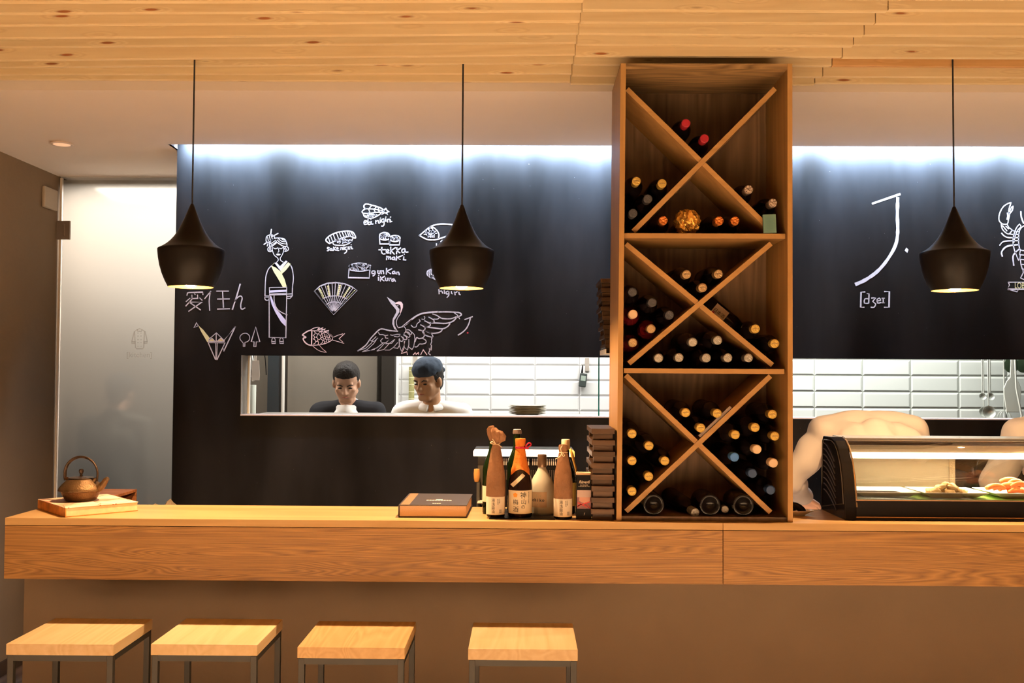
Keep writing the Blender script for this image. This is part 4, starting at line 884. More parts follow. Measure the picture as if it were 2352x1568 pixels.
# long thin case on the board of the bottom bay
A_ = Vector((.368, 0, 1.087)); B__ = Vector((.880, 0, 1.570)); u = (B__-A_).normalized(); n = Vector((-u.z, 0, u.x)); p = A_+u*.372+n*.0095
MB().hexa([p+Vector((0, 3.57, 0)), p+u*.155+Vector((0, 3.57, 0)), p+u*.155+Vector((0, 3.598, 0)), p+Vector((0, 3.598, 0)), p+n*.011+Vector((0, 3.57, 0)), p+u*.155+n*.011+Vector((0, 3.57, 0)), p+u*.155+n*.011+Vector((0, 3.598, 0)), p+n*.011+Vector((0, 3.598, 0))])
m = MB(); Y0_, Y1_ = 3.566, 3.590
m.hexa([(p+Vector((0, Y0_, 0))), (p+u*.155+Vector((0, Y0_, 0))), (p+u*.155+Vector((0, Y1_, 0))), (p+Vector((0, Y1_, 0))), (p+n*.011+Vector((0, Y0_, 0))), (p+u*.155+n*.011+Vector((0, Y0_, 0))), (p+u*.155+n*.011+Vector((0, Y1_, 0))), (p+n*.011+Vector((0, Y1_, 0)))])
tag(m.build('narrow_case', mat('grey_plastic_case', (.16, .12, .10), .25), bevel=.0015), 'narrow grey case leaning on the sloping board beside the gold-capped bottles', 'case')
# pale green box on the upper shelf
m = MB().box(.853, .899, 3.541, 3.551, 2.0765, 2.143, Matrix.Translation((.876, 3.546, 2.0765)) @ Matrix.Rotation(-.04, 4, 'Y') @ Matrix.Translation((-.876, -3.546, -2.0765+.002)))
gb = tag(m.build('carton', mat('pale_green_card', (.055, .095, .075), .6), bevel=.001), 'pale green card with fine print, at the right end of the upper shelf', 'card')
for i in range(11):
    pass
m = MB()
for i in range(11): m.box(.858, .891-(i % 3)*.004, 3.5401, 3.5409, 2.089+i*.0042, 2.0905+i*.0042)
m.build('print_lines', mat('faint_print', (.05, .10, .085), .7), gb)

# ================================================================ GETA STACKS (footed wooden serving boards)
def geta_proto(w_, dp, th, ft):
    t = thing('serving_board', (0, 0, 0), None, None)
    MB().box(-w_/2, w_/2, -dp/2, dp/2, ft, ft+th).build('board', M_GETA, t, bevel=.0015)
    for y in (-dp/2+.014, dp/2-.05): MB().box(-w_/2+.006, w_/2-.006, y, y+.022, 0, ft-.0003).build('foot', M_GETA, t, bevel=.001)
    return t
gp = geta_proto(.082, .27, .0185, .0215)
xl = at(1362, 1090, 3.53).x; gx0 = max(xl+.048, 0); gx0 = A[1].x-.004-.041
order = ['lowest', 'second from the bottom', 'third from the bottom', 'fourth from the bottom', 'fourth from the top', 'third from the top', 'second from the top', 'topmost']
random.seed(3)
for i in range(8):
    o = gp if i == 0 else copy_tree(gp)
    o.location = (gx0+random.uniform(-.0035, 0), 3.665+random.uniform(-.003, .003), ZCT+.0006+i*.04035); 
    tag(o, 'dark footed serving board beside the cabinet, '+order[i]+' in the counter stack', 'serving board', 'footed serving boards stacked on the counter')
gp2 = copy_tree(gp)
order2 = order
ZU = at(1390, 811, 4.30).z
shf = thing('wall_shelf', (.62, 4.43, 1.0), 'white metal shelf behind the wine cabinet carrying the upper stack of boards', 'shelf')
MW = mat('white_enamel', (.75, .70, .66), .4)
MB().box(.352, 1.0, 4.29, 4.58, ZU-.004, ZU).build('shelf_plate', MW, shf); MB().box(.352, .357, 4.29, 4.58, ZU, ZU+.018).build('shelf_edge', MW, shf)
MB().box(.60, .66, 4.50, 4.58, .0, ZU-.004).build('post', MW, shf)
for i in range(8):
    o = gp2 if i == 0 else copy_tree(gp2)
    o.location = (.352+.004+.041-.004-.003*i*(1 if i < 6 else .8)+random.uniform(-.004, .004)-(.004 if i > 1 else 0), 4.435+random.uniform(-.004, .004), ZU+.0008+i*.04035)
    tag(o, 'dark footed serving board high behind the cabinet, '+order2[i]+' in the shelf stack', 'serving board', 'footed serving boards on the shelf behind the cabinet')
# ================================================================ THINGS ON THE COUNTER
RX90 = Matrix.Rotation(PI/2, 4, 'X')
# worn art book under the kettle
zt = ZCT+.034
c = [Vector((-1.611, 3.515, 0)), Vector((-1.423, 3.694, 0)), Vector((-1.635, 3.926, 0)), Vector((-1.823, 3.747, 0))]
ctr = sum(c, Vector())/4
bk = thing('book', (ctr.x, ctr.y, ZCT), 'thick worn book with a faded picture cover lying under the iron kettle', 'book')
def M_bookcover():
    mt, nt, b = _base('faded_cover'); L = nt.links; N = nt.nodes.new; tc = N('ShaderNodeTexCoord')
    n = N('ShaderNodeTexNoise'); n.inputs['Scale'].default_value = 9; n.inputs['Detail'].default_value = 5; L.new(tc.outputs['Object'], n.inputs['Vector'])
    v = N('ShaderNodeTexVoronoi'); v.feature = 'DISTANCE_TO_EDGE'; v.inputs['Scale'].default_value = 11; L.new(tc.outputs['Object'], v.inputs['Vector'])
    r = N('ShaderNodeValToRGB'); e = r.color_ramp.elements; e[0].position = .35; e[0].color = (.42, .18, .10, 1); e[1].position = .6; e[1].color = (.80, .58, .42, 1); L.new(n.outputs['Fac'], r.inputs[0])
    lt = N('ShaderNodeMath'); lt.operation = 'LESS_THAN'; lt.inputs[1].default_value = .02; L.new(v.outputs['Distance'], lt.inputs[0])
    mx = N('ShaderNodeMixRGB'); mx.inputs[2].default_value = (.28, .10, .06, 1); L.new(lt.outputs[0], mx.inputs[0]); L.new(r.outputs[0], mx.inputs[1]); L.new(mx.outputs[0], b.inputs['Base Color']); b.inputs['Roughness'].default_value = .5; return mt
MC = M_bookcover(); M_SPINE = mat('orange_spine', (.62, .25, .06), .5, var=.45, vscale=25)
def slab(cs, z0, z1): return [(p.x, p.y, z0) for p in cs]+[(p.x, p.y, z1) for p in cs]
ins = [ctr+(p-ctr)*.985 for p in c]
MB().hexa(slab(ins, ZCT+.0035, zt-.0028)).build('pages', mat('yellowed_pages', (.85, .64, .38), .8, bump=.08, bscale=300, var=.08, vscale=60), bk)
MB().hexa(slab(c, ZCT+.0005, ZCT+.003)).build('back_cover', M_SPINE, bk, bevel=.0006)
MB().hexa(slab(c, zt-.0026, zt)).build('front_cover', MC, bk, bevel=.0008)
sp = [c[0], c[0]+(c[1]-c[0])*.012, c[3]+(c[2]-c[3])*.012, c[3]]
MB().hexa(slab([p+(ctr-p)*.0 for p in sp], ZCT+.0031, zt-.0027)).build('spine', M_SPINE, bk)
# kettle
kp = onz(184, 1149.5, zt); kx, ky = kp.x, kp.y+.005
M_IRON = mat('bronzed_cast_iron', (.095, .055, .024), .36, .6, bump=.25, bscale=260, var=.35, vscale=12)
M_IROND = mat('dark_cast_iron', (.035, .022, .014), .35, .5, bump=.3, bscale=150)
kt = thing('kettle', (kx, ky, zt), 'small bronze-brown cast iron kettle with arched handle standing on the worn book', 'kettle')
T = Matrix.Translation((kx, ky, zt))
MB().lathe([(.0001, .0008), (.048, .0008), (.055, .005), (.0645, .023), (.0695, .034), (.0705, .036), (.0790, .0385), (.0795, .0415), (.0760, .050), (.066, .062), (.055, .0725), (.048, .0785), (.045, .081), (.0001, .081)], T, 56).build('kettle_body', M_IRON, kt, True)
MB().lathe([(.0001, .0815), (.042, .0815), (.0445, .0835), (.044, .0858), (.030, .0885), (.010, .0900), (.006, .0915), (.0045, .097), (.0065, .102), (.0085, .107), (.0085, .113), (.006, .117), (.0001, .118)], T, 40).build('lid', M_IROND, kt, True)
sd = Vector((1, -.18, 0)).normalized()
def kpt(a, z, o=0): return Vector((kx, ky, zt+z))+sd*a+Vector((0, o, 0))
MB().tube(smooth_pts([tuple(kpt(.060, .044)), tuple(kpt(.078, .050)), tuple(kpt(.092, .064)), tuple(kpt(.103, .079)), tuple(kpt(.111, .0835))], 5), [.0165-.0005*i*.9 for i in range(21)], 16).build('spout', M_IRON, kt, True)
pts = [];
for i in range(33):
    a = PI*(-.10+1.20*i/32); pts.append(kpt(-.0655*math.cos(a)*1.03, .100+.062*math.sin(a) if 0 <= a <= PI else .100+.085*math.sin(a)))
MB().tube(pts, .0042, 10, flat=1.5).build('handle', M_IROND, kt, True)
for s_ in (-1, 1):
    m = MB().tube([kpt(s_*.050, .070), kpt(s_*.057, .080), kpt(s_*.063, .083)], [.009, .007, .005], 12); m.build('handle_lug', M_IRON, kt, True)

# low cabinet behind the left end of the counter with an open wooden box and cloths
lc = thing('low_cabinet', (-1.58, 4.2, 0), 'dark low cabinet behind the left end of the bar counter', 'cabinet')
MB().box(-1.88, -1.28, 4.0, 4.45, .86, .885).build('cabinet_top', M_STEELD, lc); MB().box(-1.86, -1.30, 4.02, 4.45, 0, .8595).build('cabinet_body', M_BLACKP, lc)
bx = thing('wooden_box', (-1.85, 4.21, .8855), 'reddish wooden box with open side behind the kettle', 'box')
z1b = 1.060; x0b, x1b, y0b, y1b = -1.87, -1.69, 4.03, 4.37
for nm, a in (('top_panel', (x0b, x1b, y0b, y1b, z1b-.012, z1b)), ('bottom_panel', (x0b, x1b, y0b, y1b, .8857, .8975)), ('side_panel', (x0b, x1b, y0b, y0b+.012, .898, z1b-.0125)), ('side_panel', (x0b, x1b, y1b-.012, y1b, .898, z1b-.0125)), ('back_panel', (x0b, x0b+.012, y0b+.0125, y1b-.0125, .898, z1b-.0125))):
    MB().box(*a).build(nm, M_REDWOOD, bx, bevel=.001)
m = MB()
m.ball((-1.475, 4.18, .960), (.038, .05, .068), 18, wob=.3); m.ball((-1.545, 4.20, .949), (.06, .06, .060), 18, wob=.3)
tag(m.build('folded_cloth', mat('beige_cloth', (.16, .12, .08), .9, bump=1, bscale=25), None, True), 'crumpled beige cloths barely showing behind the counter edge', 'cloth')

# cookbook
c = [Vector((-.4425, 3.5695, 0)), Vector((-.1985, 3.5715, 0)), Vector((-.1935, 3.862+.045, 0)), Vector((-.4435, 3.862+.06, 0))]
c = [Vector((-.4425, 3.572, 0)), Vector((-.1985, 3.574, 0)), Vector((-.1945, 3.905, 0)), Vector((-.4445, 3.920, 0))]
bk = thing('cookbook', (-.32, 3.745, ZCT), 'thick closed cookbook with black cover lying on the counter left of the bottles', 'book')
ctr = sum(c, Vector())/4; zt2 = ZCT+.0455; M_BC = mat('black_cover_cloth', (.045, .035, .032), .42)
ins = [c[0]+Vector((.004, .003, 0)), c[1]+Vector((-.004, .003, 0)), c[2]+Vector((-.004, -.004, 0)), c[3]+Vector((.004, -.004, 0))]
MB().hexa(slab(ins, ZCT+.0045, zt2-.0036)).build('pages', mat('page_block', (.82, .60, .44), .75, bump=.25, bscale=500), bk)
MB().hexa(slab(c, ZCT+.0005, ZCT+.004)).build('back_cover', M_BC, bk, bevel=.0012)
MB().hexa(slab(c, zt2-.0032, zt2)).build('front_cover', M_BC, bk, bevel=.0012)
MB().hexa([(c[0].x-.001, c[0].y, ZCT+.0041), (c[0].x+.0035, c[0].y, ZCT+.0041), (c[3].x+.0035, c[3].y, ZCT+.0041), (c[3].x-.001, c[3].y, ZCT+.0041), (c[0].x-.001, c[0].y, zt2-.0034), (c[0].x+.0035, c[0].y, zt2-.0034), (c[3].x+.0035, c[3].y, zt2-.0034), (c[3].x-.001, c[3].y, zt2-.0034)]).build('spine', M_BC, bk)
MB().hexa(slab([Vector((-.436, 3.575, 0)), Vector((-.404, 3.575, 0)), Vector((-.406, 3.916, 0)), Vector((-.438, 3.917, 0))], zt2, zt2+.0002)).build('cover_band', mat('brown_band', (.20, .12, .06), .5), bk)
Mt = lambda x, y: Matrix.Translation((x, y, zt2+.0003))
M_GLT = mat('pale_foil_print', (.9, .8, .62), .4)
text('GRAND LIVRE', .024, M_GLT, Mt(-.305, 3.72), bk, 'title_lettering', bold=.0006) if False else None
m = MB()
for i in range(9): m.box(-.355+i*.0105, -.355+i*.0105+.008, 3.700, 3.712, zt2, zt2+.0003)
m.box(-.321, -.297, 3.716, 3.730, zt2, zt2+.0003)
for i in range(4): m.box(-.325+i*.008, -.325+i*.008+.006, 3.612, 3.620, zt2, zt2+.0003)
m.build('title_lettering', M_GLT, bk, label='illegible pale title print')

# black tray mat under the bottles
m0 = onz(1124, 1189.5, ZCT); m1 = onz(1275, 1190, ZCT)
tag(MB().box(m0.x, m1.x, 3.545, 3.80, ZCT+.0003, ZCT+.0045).build('serving_mat', M_BLACKP, bevel=.001), 'thin black mat under the sake bottles on the counter', 'mat')
ZM = ZCT+.005
def px_x(px, Y): return (at(px, 1100, Y)).x
def bottle_base(name, px, Y, prof, mt, label, seg=40, z=ZM, cat='bottle'):
    x = px_x(px, Y); t = thing(name, (x, Y, z), label, cat); T = Matrix.Translation((x, Y, z))
    MB().lathe(prof, T, seg).build('bottle_glass', mt, t, True); return t, x, T
def wrap_label(t, x, Y, z0, z1, r, a0, a1, mt, name='label', base=None):
    m = MB(); n = 18; vs = []
    for i in range(n+1):
        a = a0+(a1-a0)*i/n; vs += [(x+r*math.sin(a), Y-r*math.cos(a), z0), (x+r*math.sin(a), Y-r*math.cos(a), z1)]
    m.add(vs, [(2*i, 2*i+2, 2*i+3, 2*i+1) for i in range(n)]); return m.build(name, mt, t, True)
M_PAPER = mat('brown_wrapping_paper', (.125, .058, .026), .75, bump=.9, bscale=30, var=.18, vscale=12)
M_AMBERG = mat('dark_amber_glass', (.007, .003, .002), .12, Specular_IOR_Level=.12)
M_GREENG = mat('green_bottle_glass', (.004, .009, .002), .12, Specular_IOR_Level=.16)
M_STR = mat('pale_string', (.85, .68, .48), .7)
M_ORP = mat('orange_paper', (.50, .14, .02), .7, bump=.5, bscale=45, var=.08, vscale=20)
def soy(px, Y, label, flared, z=ZM):
    t, x, T = bottle_base('soy_sauce_bottle', px, Y, [(.0001, 0), (.030, 0), (.033, .004), (.033, .130), (.030, .150), (.020, .20), (.0125, .235), (.0125, .252), (.0001, .252)], M_AMBERG, label, z=z)
    if flared:
        pr = [(.0338, .018), (.0342, .085), (.0338, .135), (.030, .165), (.0235, .205), (.0185, .235), (.0135, .252), (.0115, .258), (.0200, .266), (.0290, .281), (.0320, .297), (.0250, .308), (.0120, .311)]
        m = MB(); seg = 44; vs = []
        for i, (r, z_) in enumerate(pr):
            for k in range(seg):
                a = 2*PI*k/seg; f = (.14*math.sin(a*9+1)*(1 if z_ > .262 else 0)+.035*math.sin(a*6)*max(0, (z_-.15)/.15))+ .03*noise.noise((math.cos(a)*3, math.sin(a)*3, z_*30))
                vs.append(T @ Vector((r*(1+f)*math.cos(a), r*(.55 if z_ > .262 else 1)*(1+f)*math.sin(a), z_-(.010*math.cos(a)+.005*math.sin(a*3) if z_ > .275 else 0))))
        fs = [(i*seg+k, i*seg+(k+1) % seg, (i+1)*seg+(k+1) % seg, (i+1)*seg+k) for i in range(len(pr)-1) for k in range(seg)]+[tuple((len(pr)-1)*seg+k for k in range(seg))]
        m.add(vs, fs); m.build('paper_wrap', M_PAPER, t, True); zt_ = .259
        m = MB(); c0 = Vector((x, Y-.0135, z+zt_))
        m.tube([Vector((x, Y, z+zt_))+Vector((.0135*math.cos(k*PI/10), .0135*math.sin(k*PI/10), 0)) for k in range(20)], .0018, 6, True)
        m.tube(smooth_pts([tuple(c0), tuple(c0+Vector((-.012, -.004, .008))), tuple(c0+Vector((-.020, -.004, .004))), tuple(c0+Vector((-.010, -.004, 0))), tuple(c0)], 4), .0017, 6)
        m.tube(smooth_pts([tuple(c0), tuple(c0+Vector((.010, -.004, -.003))), tuple(c0+Vector((.022, -.002, -.012)))], 4), .0017, 6)
        m.tube(smooth_pts([tuple(c0), tuple(c0+Vector((-.008, -.003, .012))), tuple(c0+Vector((-.013, -.002, .018)))], 4), .0014, 6)
        m.build('string', M_STR, t, True)
    else:
        pr = [(.0338, .018), (.0342, .085), (.0336, .130), (.029, .165), (.0215, .205), (.0165, .230), (.0155, .2355), (.0165, .245), (.0168, .258), (.014, .2625), (.0001, .264)]
        MB().lathe(pr, T, 40, False, wob=.05).build('paper_wrap', M_PAPER, t, True)
        m = MB(); zz = z+.2355; c0 = Vector((x-.006, Y-.0165, zz))
        m.tube([Vector((x, Y, zz))+Vector((.0165*math.cos(k*PI/10), .0165*math.sin(k*PI/10), 0)) for k in range(20)], .0011, 6, True)
        m.tube(smooth_pts([tuple(c0), tuple(c0+Vector((-.004, -.003, .014))), tuple(c0+Vector((.002, -.002, .025)))], 4), .0011, 6)
        m.tube(smooth_pts([tuple(c0), tuple(c0+Vector((-.005, -.005, -.012))), tuple(c0+Vector((-.018, -.008, -.020))), tuple(c0+Vector((-.023, -.008, -.022)))], 4), .0012, 6)
        m.tube(smooth_pts([tuple(c0), tuple(c0+Vector((.004, -.006, -.012))), tuple(c0+Vector((.010, -.006, -.010))), tuple(c0+Vector((.003, -.004, 0)))], 4), .0011, 6)
        m.build('string', M_STR, t, True)
    lb = wrap_label(t, x, Y, z+.010, z+.073, .0349, -1.35, 1.15, M_WLABEL)
    yl = Y-.0351
    def onc(xo, zo, body, size, mt, **k): return text(body, size, mt, front(x, yl, z) @ Matrix.Translation((0, 0, 0)), lb, 'label_lettering', **k)
    def ltext(body, xo, zo, size, mt=M_INK, bold=0, line=1.0):
        # text plane origin on the bottle axis front; shift inside the plane before bending
        cu_rows = body.split('\n'); n = len(cu_rows)
        for i, ch in enumerate(cu_rows):
            zz = zo+(n/2-.5-i)*size*line; a = xo/.0352
            Mx = Matrix.Translation((x, Y, z+zz)) @ Matrix.Rotation(a, 4, 'Z') @ Matrix.Translation((0, -.0352, 0)) @ FRONT
            text(ch, size, mt, Mx, lb, 'label_lettering', ext=.0001, bend=.0352, bold=bold)
    ltext('湯\n浅\n醤\n油', -.0085, .0405, .0132, line=1.02)
    ltext('紀\n州\n湯\n浅', .0085, .0560, .0052, M_PAPER if False else M_INK, line=1.0)
    ltext('手\n作\n本\n醸', .0150, .0585, .0042, line=1.0)
    m = MB()
    for i in range(7):
        a0_, a1_ = .38, .66; zz = z+.016+i*.0019
        vs = [(x+.0352*math.sin(a), Y-.0352*math.cos(a), q_) for a in (a0_, (a0_+a1_)/2, a1_) for q_ in (zz, zz+.0011)]; m.add(vs, [(0, 2, 3, 1), (2, 4, 5, 3)])
    m.build('bar_lines', mat('grey_print', (.2, .17, .14), .7), lb)
    return t
soy(1139, 3.585, 'brown paper-wrapped soy sauce bottle with flared paper top and white string bow', True)
soy(1293.5, 3.575, 'brown paper-wrapped soy sauce bottle with loose string bow, nearest the black box', False, z=ZCT+.0005)
# plum wine with orange paper neck
YU = 3.595; t, x, T = bottle_base('plum_wine_bottle', 1195, YU, [(.0001, 0), (.040, 0), (.0435, .005), (.0435, .105), (.041, .130), (.032, .163), (.022, .195), (.0165, .225), (.0155, .275), (.0001, .275)], M_AMBERG, 'dark plum wine bottle with orange paper hood and red cord')
m = MB(); seg = 48; vs = []; pr = [(.0335, .160), (.0285, .178), (.0225, .205), (.0185, .232), (.0162, .2455), (.0180, .256), (.0190, .272), (.0180, .2775), (.0001, .279)]
for i, (r, z_) in enumerate(pr):
    for k in range(seg):
        a = 2*PI*k/seg; af = abs(((a+PI/2+PI) % (2*PI))-PI)      # angle from the front
        f = .03*math.sin(a*7)*(1 if i in (1, 2, 3) else .4)
        dz = (abs(math.cos((af)*2))*0 - .022*(1-abs(math.cos(af*1.5))) + .010) if i == 0 else 0
        rr = r*(1+f)
        if i == 0: rr = r+(-.007*(dz-.01)/.032*0)+max(0, -dz)*.35
        vs.append(T @ Vector((rr*math.cos(a), rr*math.sin(a), z_+dz)))
m.add(vs, [(i*seg+k, i*seg+(k+1) % seg, (i+1)*seg+(k+1) % seg, (i+1)*seg+k) for i in range(len(pr)-1) for k in range(seg)]); m.build('paper_hood', M_ORP, t, True)
m = MB(); zz = ZM+.2455
for dz in (-.0018, .0018): m.tube([Vector((x, YU, zz+dz))+Vector((.0178*math.cos(k*PI/10), .0178*math.sin(k*PI/10), 0)) for k in range(20)], .0019, 6, True)
c0 = Vector((x+.016, YU-.010, zz))
m.tube(smooth_pts([tuple(c0), tuple(c0+Vector((.006, -.004, .010))), tuple(c0+Vector((.015, -.004, .018))), tuple(c0+Vector((.022, -.002, .012))), tuple(c0+Vector((.014, -.004, .004))), tuple(c0+Vector((.006, -.005, .0)))], 4), .0026, 7)
m.tube(smooth_pts([tuple(c0), tuple(c0+Vector((.008, -.004, -.002))), tuple(c0+Vector((.012, -.003, -.004)))], 4), .0028, 7); m.ball(c0+Vector((.002, -.004, 0)), .0042, 10)
m.build('red_cord', mat('crimson_cord', (.35, .012, .03), .6), t, True)
lb = wrap_label(t, x, YU, ZM+.014, ZM+.096, .0441, -1.25, 1.25, M_CREAM)
def ul(body, xo, zo, size, bold=0, mt=M_INK, rot=0):
    Mx = Matrix.Translation((x, YU, ZM+zo)) @ Matrix.Rotation(xo/.0443, 4, 'Z') @ Matrix.Translation((0, -.0444, 0)) @ FRONT @ Matrix.Rotation(rot, 4, 'Z')
    text(body, size, mt, Mx, lb, 'label_lettering', ext=.0001, bend=.0444, bold=bold)
ul('神', .012, .078, .0245, 0, rot=.1); ul('山', .013, .0555, .021, 0, rot=-.08); ul('の', .011, .0375, .016, 0); ul('梅', -.0165, .0535, .0215, 0, rot=.06); ul('酒', -.0165, .029, .0225, 0, rot=-.04)
for i, ch in enumerate('純米焼酎仕込本格梅'): ul(ch, .0335, .089-i*.0047, .0043)
m = MB()
for k in range(5):
    a = PI/2+k*2*PI/5; xo = -.018+.0045*math.cos(a); zo = .080+.0045*math.sin(a); aa = xo/.0445
    m.ball((x+.0442*math.sin(aa), YU-.0442*math.cos(aa), ZM+zo), (.0042, .0006, .0042), 12, Matrix.Rotation(aa, 4, 'Z'))
m.build('plum_flower_mark', mat('orange_mark', (.85, .34, .06), .6), lb)
# slanted strip on the shoulder
m = MB(); n = 10; L0 = Vector((-.030, .112)); L1 = Vector((.0125, .152)); wv = Vector((.0085, -.0075)); vs = []
def surf(px_, pz_):
    prf = [(.0435, .105), (.041, .130), (.032, .163), (.022, .195)]; r = .0435
    for (ra, za), (rb, zb_) in zip(prf[:-1], prf[1:]):
        if za <= pz_ <= zb_: r = ra+(rb-ra)*(pz_-za)/(zb_-za)
    r += .0016; q_ = max(-.98, min(.98, px_/r)); a = math.asin(q_); return Vector((x+r*math.sin(a), YU-r*math.cos(a), ZM+pz_))
for i in range(n+1):
    p = L0+(L1-L0)*i/n; a_, b_ = p-wv*.6, p+wv*.6; vs += [surf(a_.x, a_.y), surf(b_.x, b_.y)]
m.add(vs, [(2*i, 2*i+2, 2*i+3, 2*i+1) for i in range(n)]); m.build('shoulder_strip', M_CREAM, t, True)
# frosted bottle
YFR = 3.665; t, x, T = bottle_base('frosted_bottle', 1245, YFR, [(.0001, 0), (.040, 0), (.0455, .006), (.0465, .020), (.0465, .080), (.043, .105), (.034, .130), (.022, .150), (.0145, .166), (.0135, .178), (.0001, .178)], mat('frosted_bottle_glass', (.42, .39, .31), .45, Transmission_Weight=.15), 'squat frosted pale glass bottle with a kraft label and dark screw cap')
MB().lathe([(.0160, .170), (.0165, .173), (.0165, .2135), (.0155, .2155), (.0001, .2155)], T, 32, False).build('screw_cap', mat('bronze_screw_cap', (.10, .06, .035), .3, .6), t, True)
lb = wrap_label(t, x, YFR, ZM+.028, ZM+.083, .0469, -1.35, .36, mat('kraft_label', (.28, .18, .10), .7))
Mx = lambda xo, zo: Matrix.Translation((x, YFR, ZM+zo)) @ Matrix.Rotation(xo/.0472, 4, 'Z') @ Matrix.Translation((0, -.0472, 0)) @ FRONT
for i, ch in enumerate('ichiko'): text(ch, .0155, M_INK, Mx(-.0455+i*.0098, .054), lb, 'label_lettering', ext=.0001, bend=.0472, bold=.0005)
m = MB()
for i in range(3):
    for k, (u0, u1) in enumerate(((-.012, .004), (-.010, .007), (-.012, .001))): pass
m.add([(x+.0471*math.sin(a), YFR-.0471*math.cos(a), ZM+zz) for a, zz in ((-.45, .068), (-.12, .068), (-.12, .070), (-.45, .070), (-.45, .073), (-.08, .073), (-.08, .0745), (-.45, .0745), (-.4, .036), (-.1, .036), (-.1, .0375), (-.4, .0375), (-.4, .039), (-.15, .039), (-.15, .0402), (-.4, .0402))], [(0, 1, 2, 3), (4, 5, 6, 7), (8, 9, 10, 11), (12, 13, 14, 15)]); m.build('fine_print', mat('green_print', (.12, .16, .08), .7), lb)
# bottles behind
tall = [(.0001, 0), (.034, 0), (.037, .005), (.037, .165), (.033, .190), (.020, .222), (.0140, .245), (.0135, .285), (.0155, .287), (.0155, .297), (.0001, .297)]
t, x, T = bottle_base('green_bottle', 1187.5, 3.735, tall, M_GREENG, 'dark green bottle with white crown cap behind the orange-hooded bottle', z=ZM)
MB().lathe([(.0165, .2865), (.0170, .289), (.0160, .2995), (.0001, .301)], T, 26, False).build('crown_cap', mat('dark_cap_band', (.10, .07, .06), .35), t, True)
MB().lathe([(.0001, .3012), (.0140, .3012), (.0140, .303), (.0001, .3035)], T, 24).build('cap_top', M_WLABEL, t, True)
t, x, T = bottle_base('green_bottle', 1131.5, 3.70, [(r, z_*.97) for r, z_ in tall[:-3]]+[(.0135, .255), (.0001, .255)], M_GREENG, 'green bottle with cream label almost hidden behind the flared paper bottle', z=ZCT+.0005)
t.location.x = x
wrap_label(t, x, 3.70, ZCT+.045, ZCT+.103, .0376, -1.5, 0, M_CREAM)
t, x, T = bottle_base('green_bottle', 1299, 3.715, [(.0001, 0), (.034, 0), (.037, .005), (.037, .130), (.033, .155), (.020, .187), (.0140, .210), (.0135, .262), (.0001, .262)], M_GREENG, 'green bottle with cream cap and gold ribbon behind the string-tied bottle', z=ZCT+.0005)
MB().lathe([(.0152, .236), (.0160, .238), (.0160, .2705), (.0150, .2725), (.0001, .2725)], T, 28, False).build('screw_cap', mat('cream_screw_cap', (.78, .60, .38), .35, .3), t, True)
wrap_label(t, x, 3.715, ZCT+.030, ZCT+.115, .0376, .1, 1.4, mat('olive_label', (.45, .40, .16), .6))
m = MB(); vs = []
for i, (dx, z_) in enumerate(((.010, .238), (.018, .215), (.026, .190), (.032, .165), (.034, .140))): vs += [(x+dx, 3.672-.002*i, ZCT+z_), (x+dx+.008+.002*math.sin(i*2), 3.674-.002*i, ZCT+z_+.006)]
m.add(vs, [(2*i, 2*i+1, 2*i+3, 2*i+2) for i in range(4)]); o_ = m.build('ribbon', mat('gold_ribbon', (.62, .36, .09), .4, .3), t, True)
sl_ = o_.modifiers.new('t', 'SOLIDIFY'); sl_.thickness = .0012

# black carton with picture, pens behind it
YK2 = 3.56; xa, xb = at(1323.5, 1150, YK2).x, at(1358, 1150, YK2).x; ztk = at(1340, 1091, YK2).z
t = thing('black_carton', ((xa+xb)/2, YK2+.02, ZCT+.0005), 'narrow black leaflet box with a face picture beside the dark serving boards', 'box')
MB().box(xa, xb, YK2, YK2+.045, ZCT+.0005, ztk).build('box_body', M_BLACKG, t, bevel=.0008)
MB().box(xa+.001, xb-.001, YK2+.003, YK2+.042, ztk, ztk+.008).build('leaflets', mat('cream_leaflets', (.80, .58, .36), .7), t)
w_ = xb-xa; H_ = ztk-ZCT; YP = YK2-.0004
def bp(u, v): return (xa+u*w_, YP, ZCT+v*H_)
m = MB().add([bp(.06, .24), bp(.98, .24), bp(.98, .66), bp(.06, .66)], [(0, 1, 2, 3)]); pic = m.build('picture', mat('picture_dusk', (.13, .05, .05), .4), t)
YP -= .0002; MB().add([bp(.06, .50), bp(.98, .50), bp(.98, .66), bp(.06, .66)], [(0, 1, 2, 3)]).build('picture_hat', mat('pale_hat', (.52, .40, .38), .5), pic)
MB().add([bp(.20, .42), bp(.40, .38), bp(.70, .36), bp(.90, .42), bp(.92, .50), bp(.20, .50)], [(0, 1, 2, 3, 4, 5)]).build('picture_face', mat('face_print', (.50, .26, .20), .5), pic)
m = MB().use(mat('red_print', (.55, .05, .05), .5)); YP -= .0002
for a_, b_ in (((.08, .30), (.90, .40)), ((.10, .38), (.75, .27)), ((.60, .38), (.95, .25)), ((.08, .28), (.35, .36))):
    m.add([bp(a_[0], a_[1]-.012), bp(b_[0], b_[1]-.012), bp(b_[0], b_[1]+.012), bp(a_[0], a_[1]+.012)], [(0, 1, 2, 3)])
m.build('picture_scarf', None, pic)
p = bp(.52, .845); text('Risvegli', .0150, M_WLABEL, front(p[0], YP, p[2]), t, 'title_lettering', ext=.0001, shear=.35, bold=.0003, sx=.85)
p = bp(.52, .775); text('DA PENSARE', .0050, M_WLABEL, front(p[0], YP, p[2]), t, 'small_lettering', ext=.0001)
p = bp(.52, .745); text('IL PIACERE DELL OSO', .0042, M_WLABEL, front(p[0], YP, p[2]), t, 'small_lettering', ext=.0001)
p = bp(.52, .12); text('f', .013, M_WLABEL, front(p[0], YP, p[2]), t, 'letter_mark', ext=.0001, shear=.2)
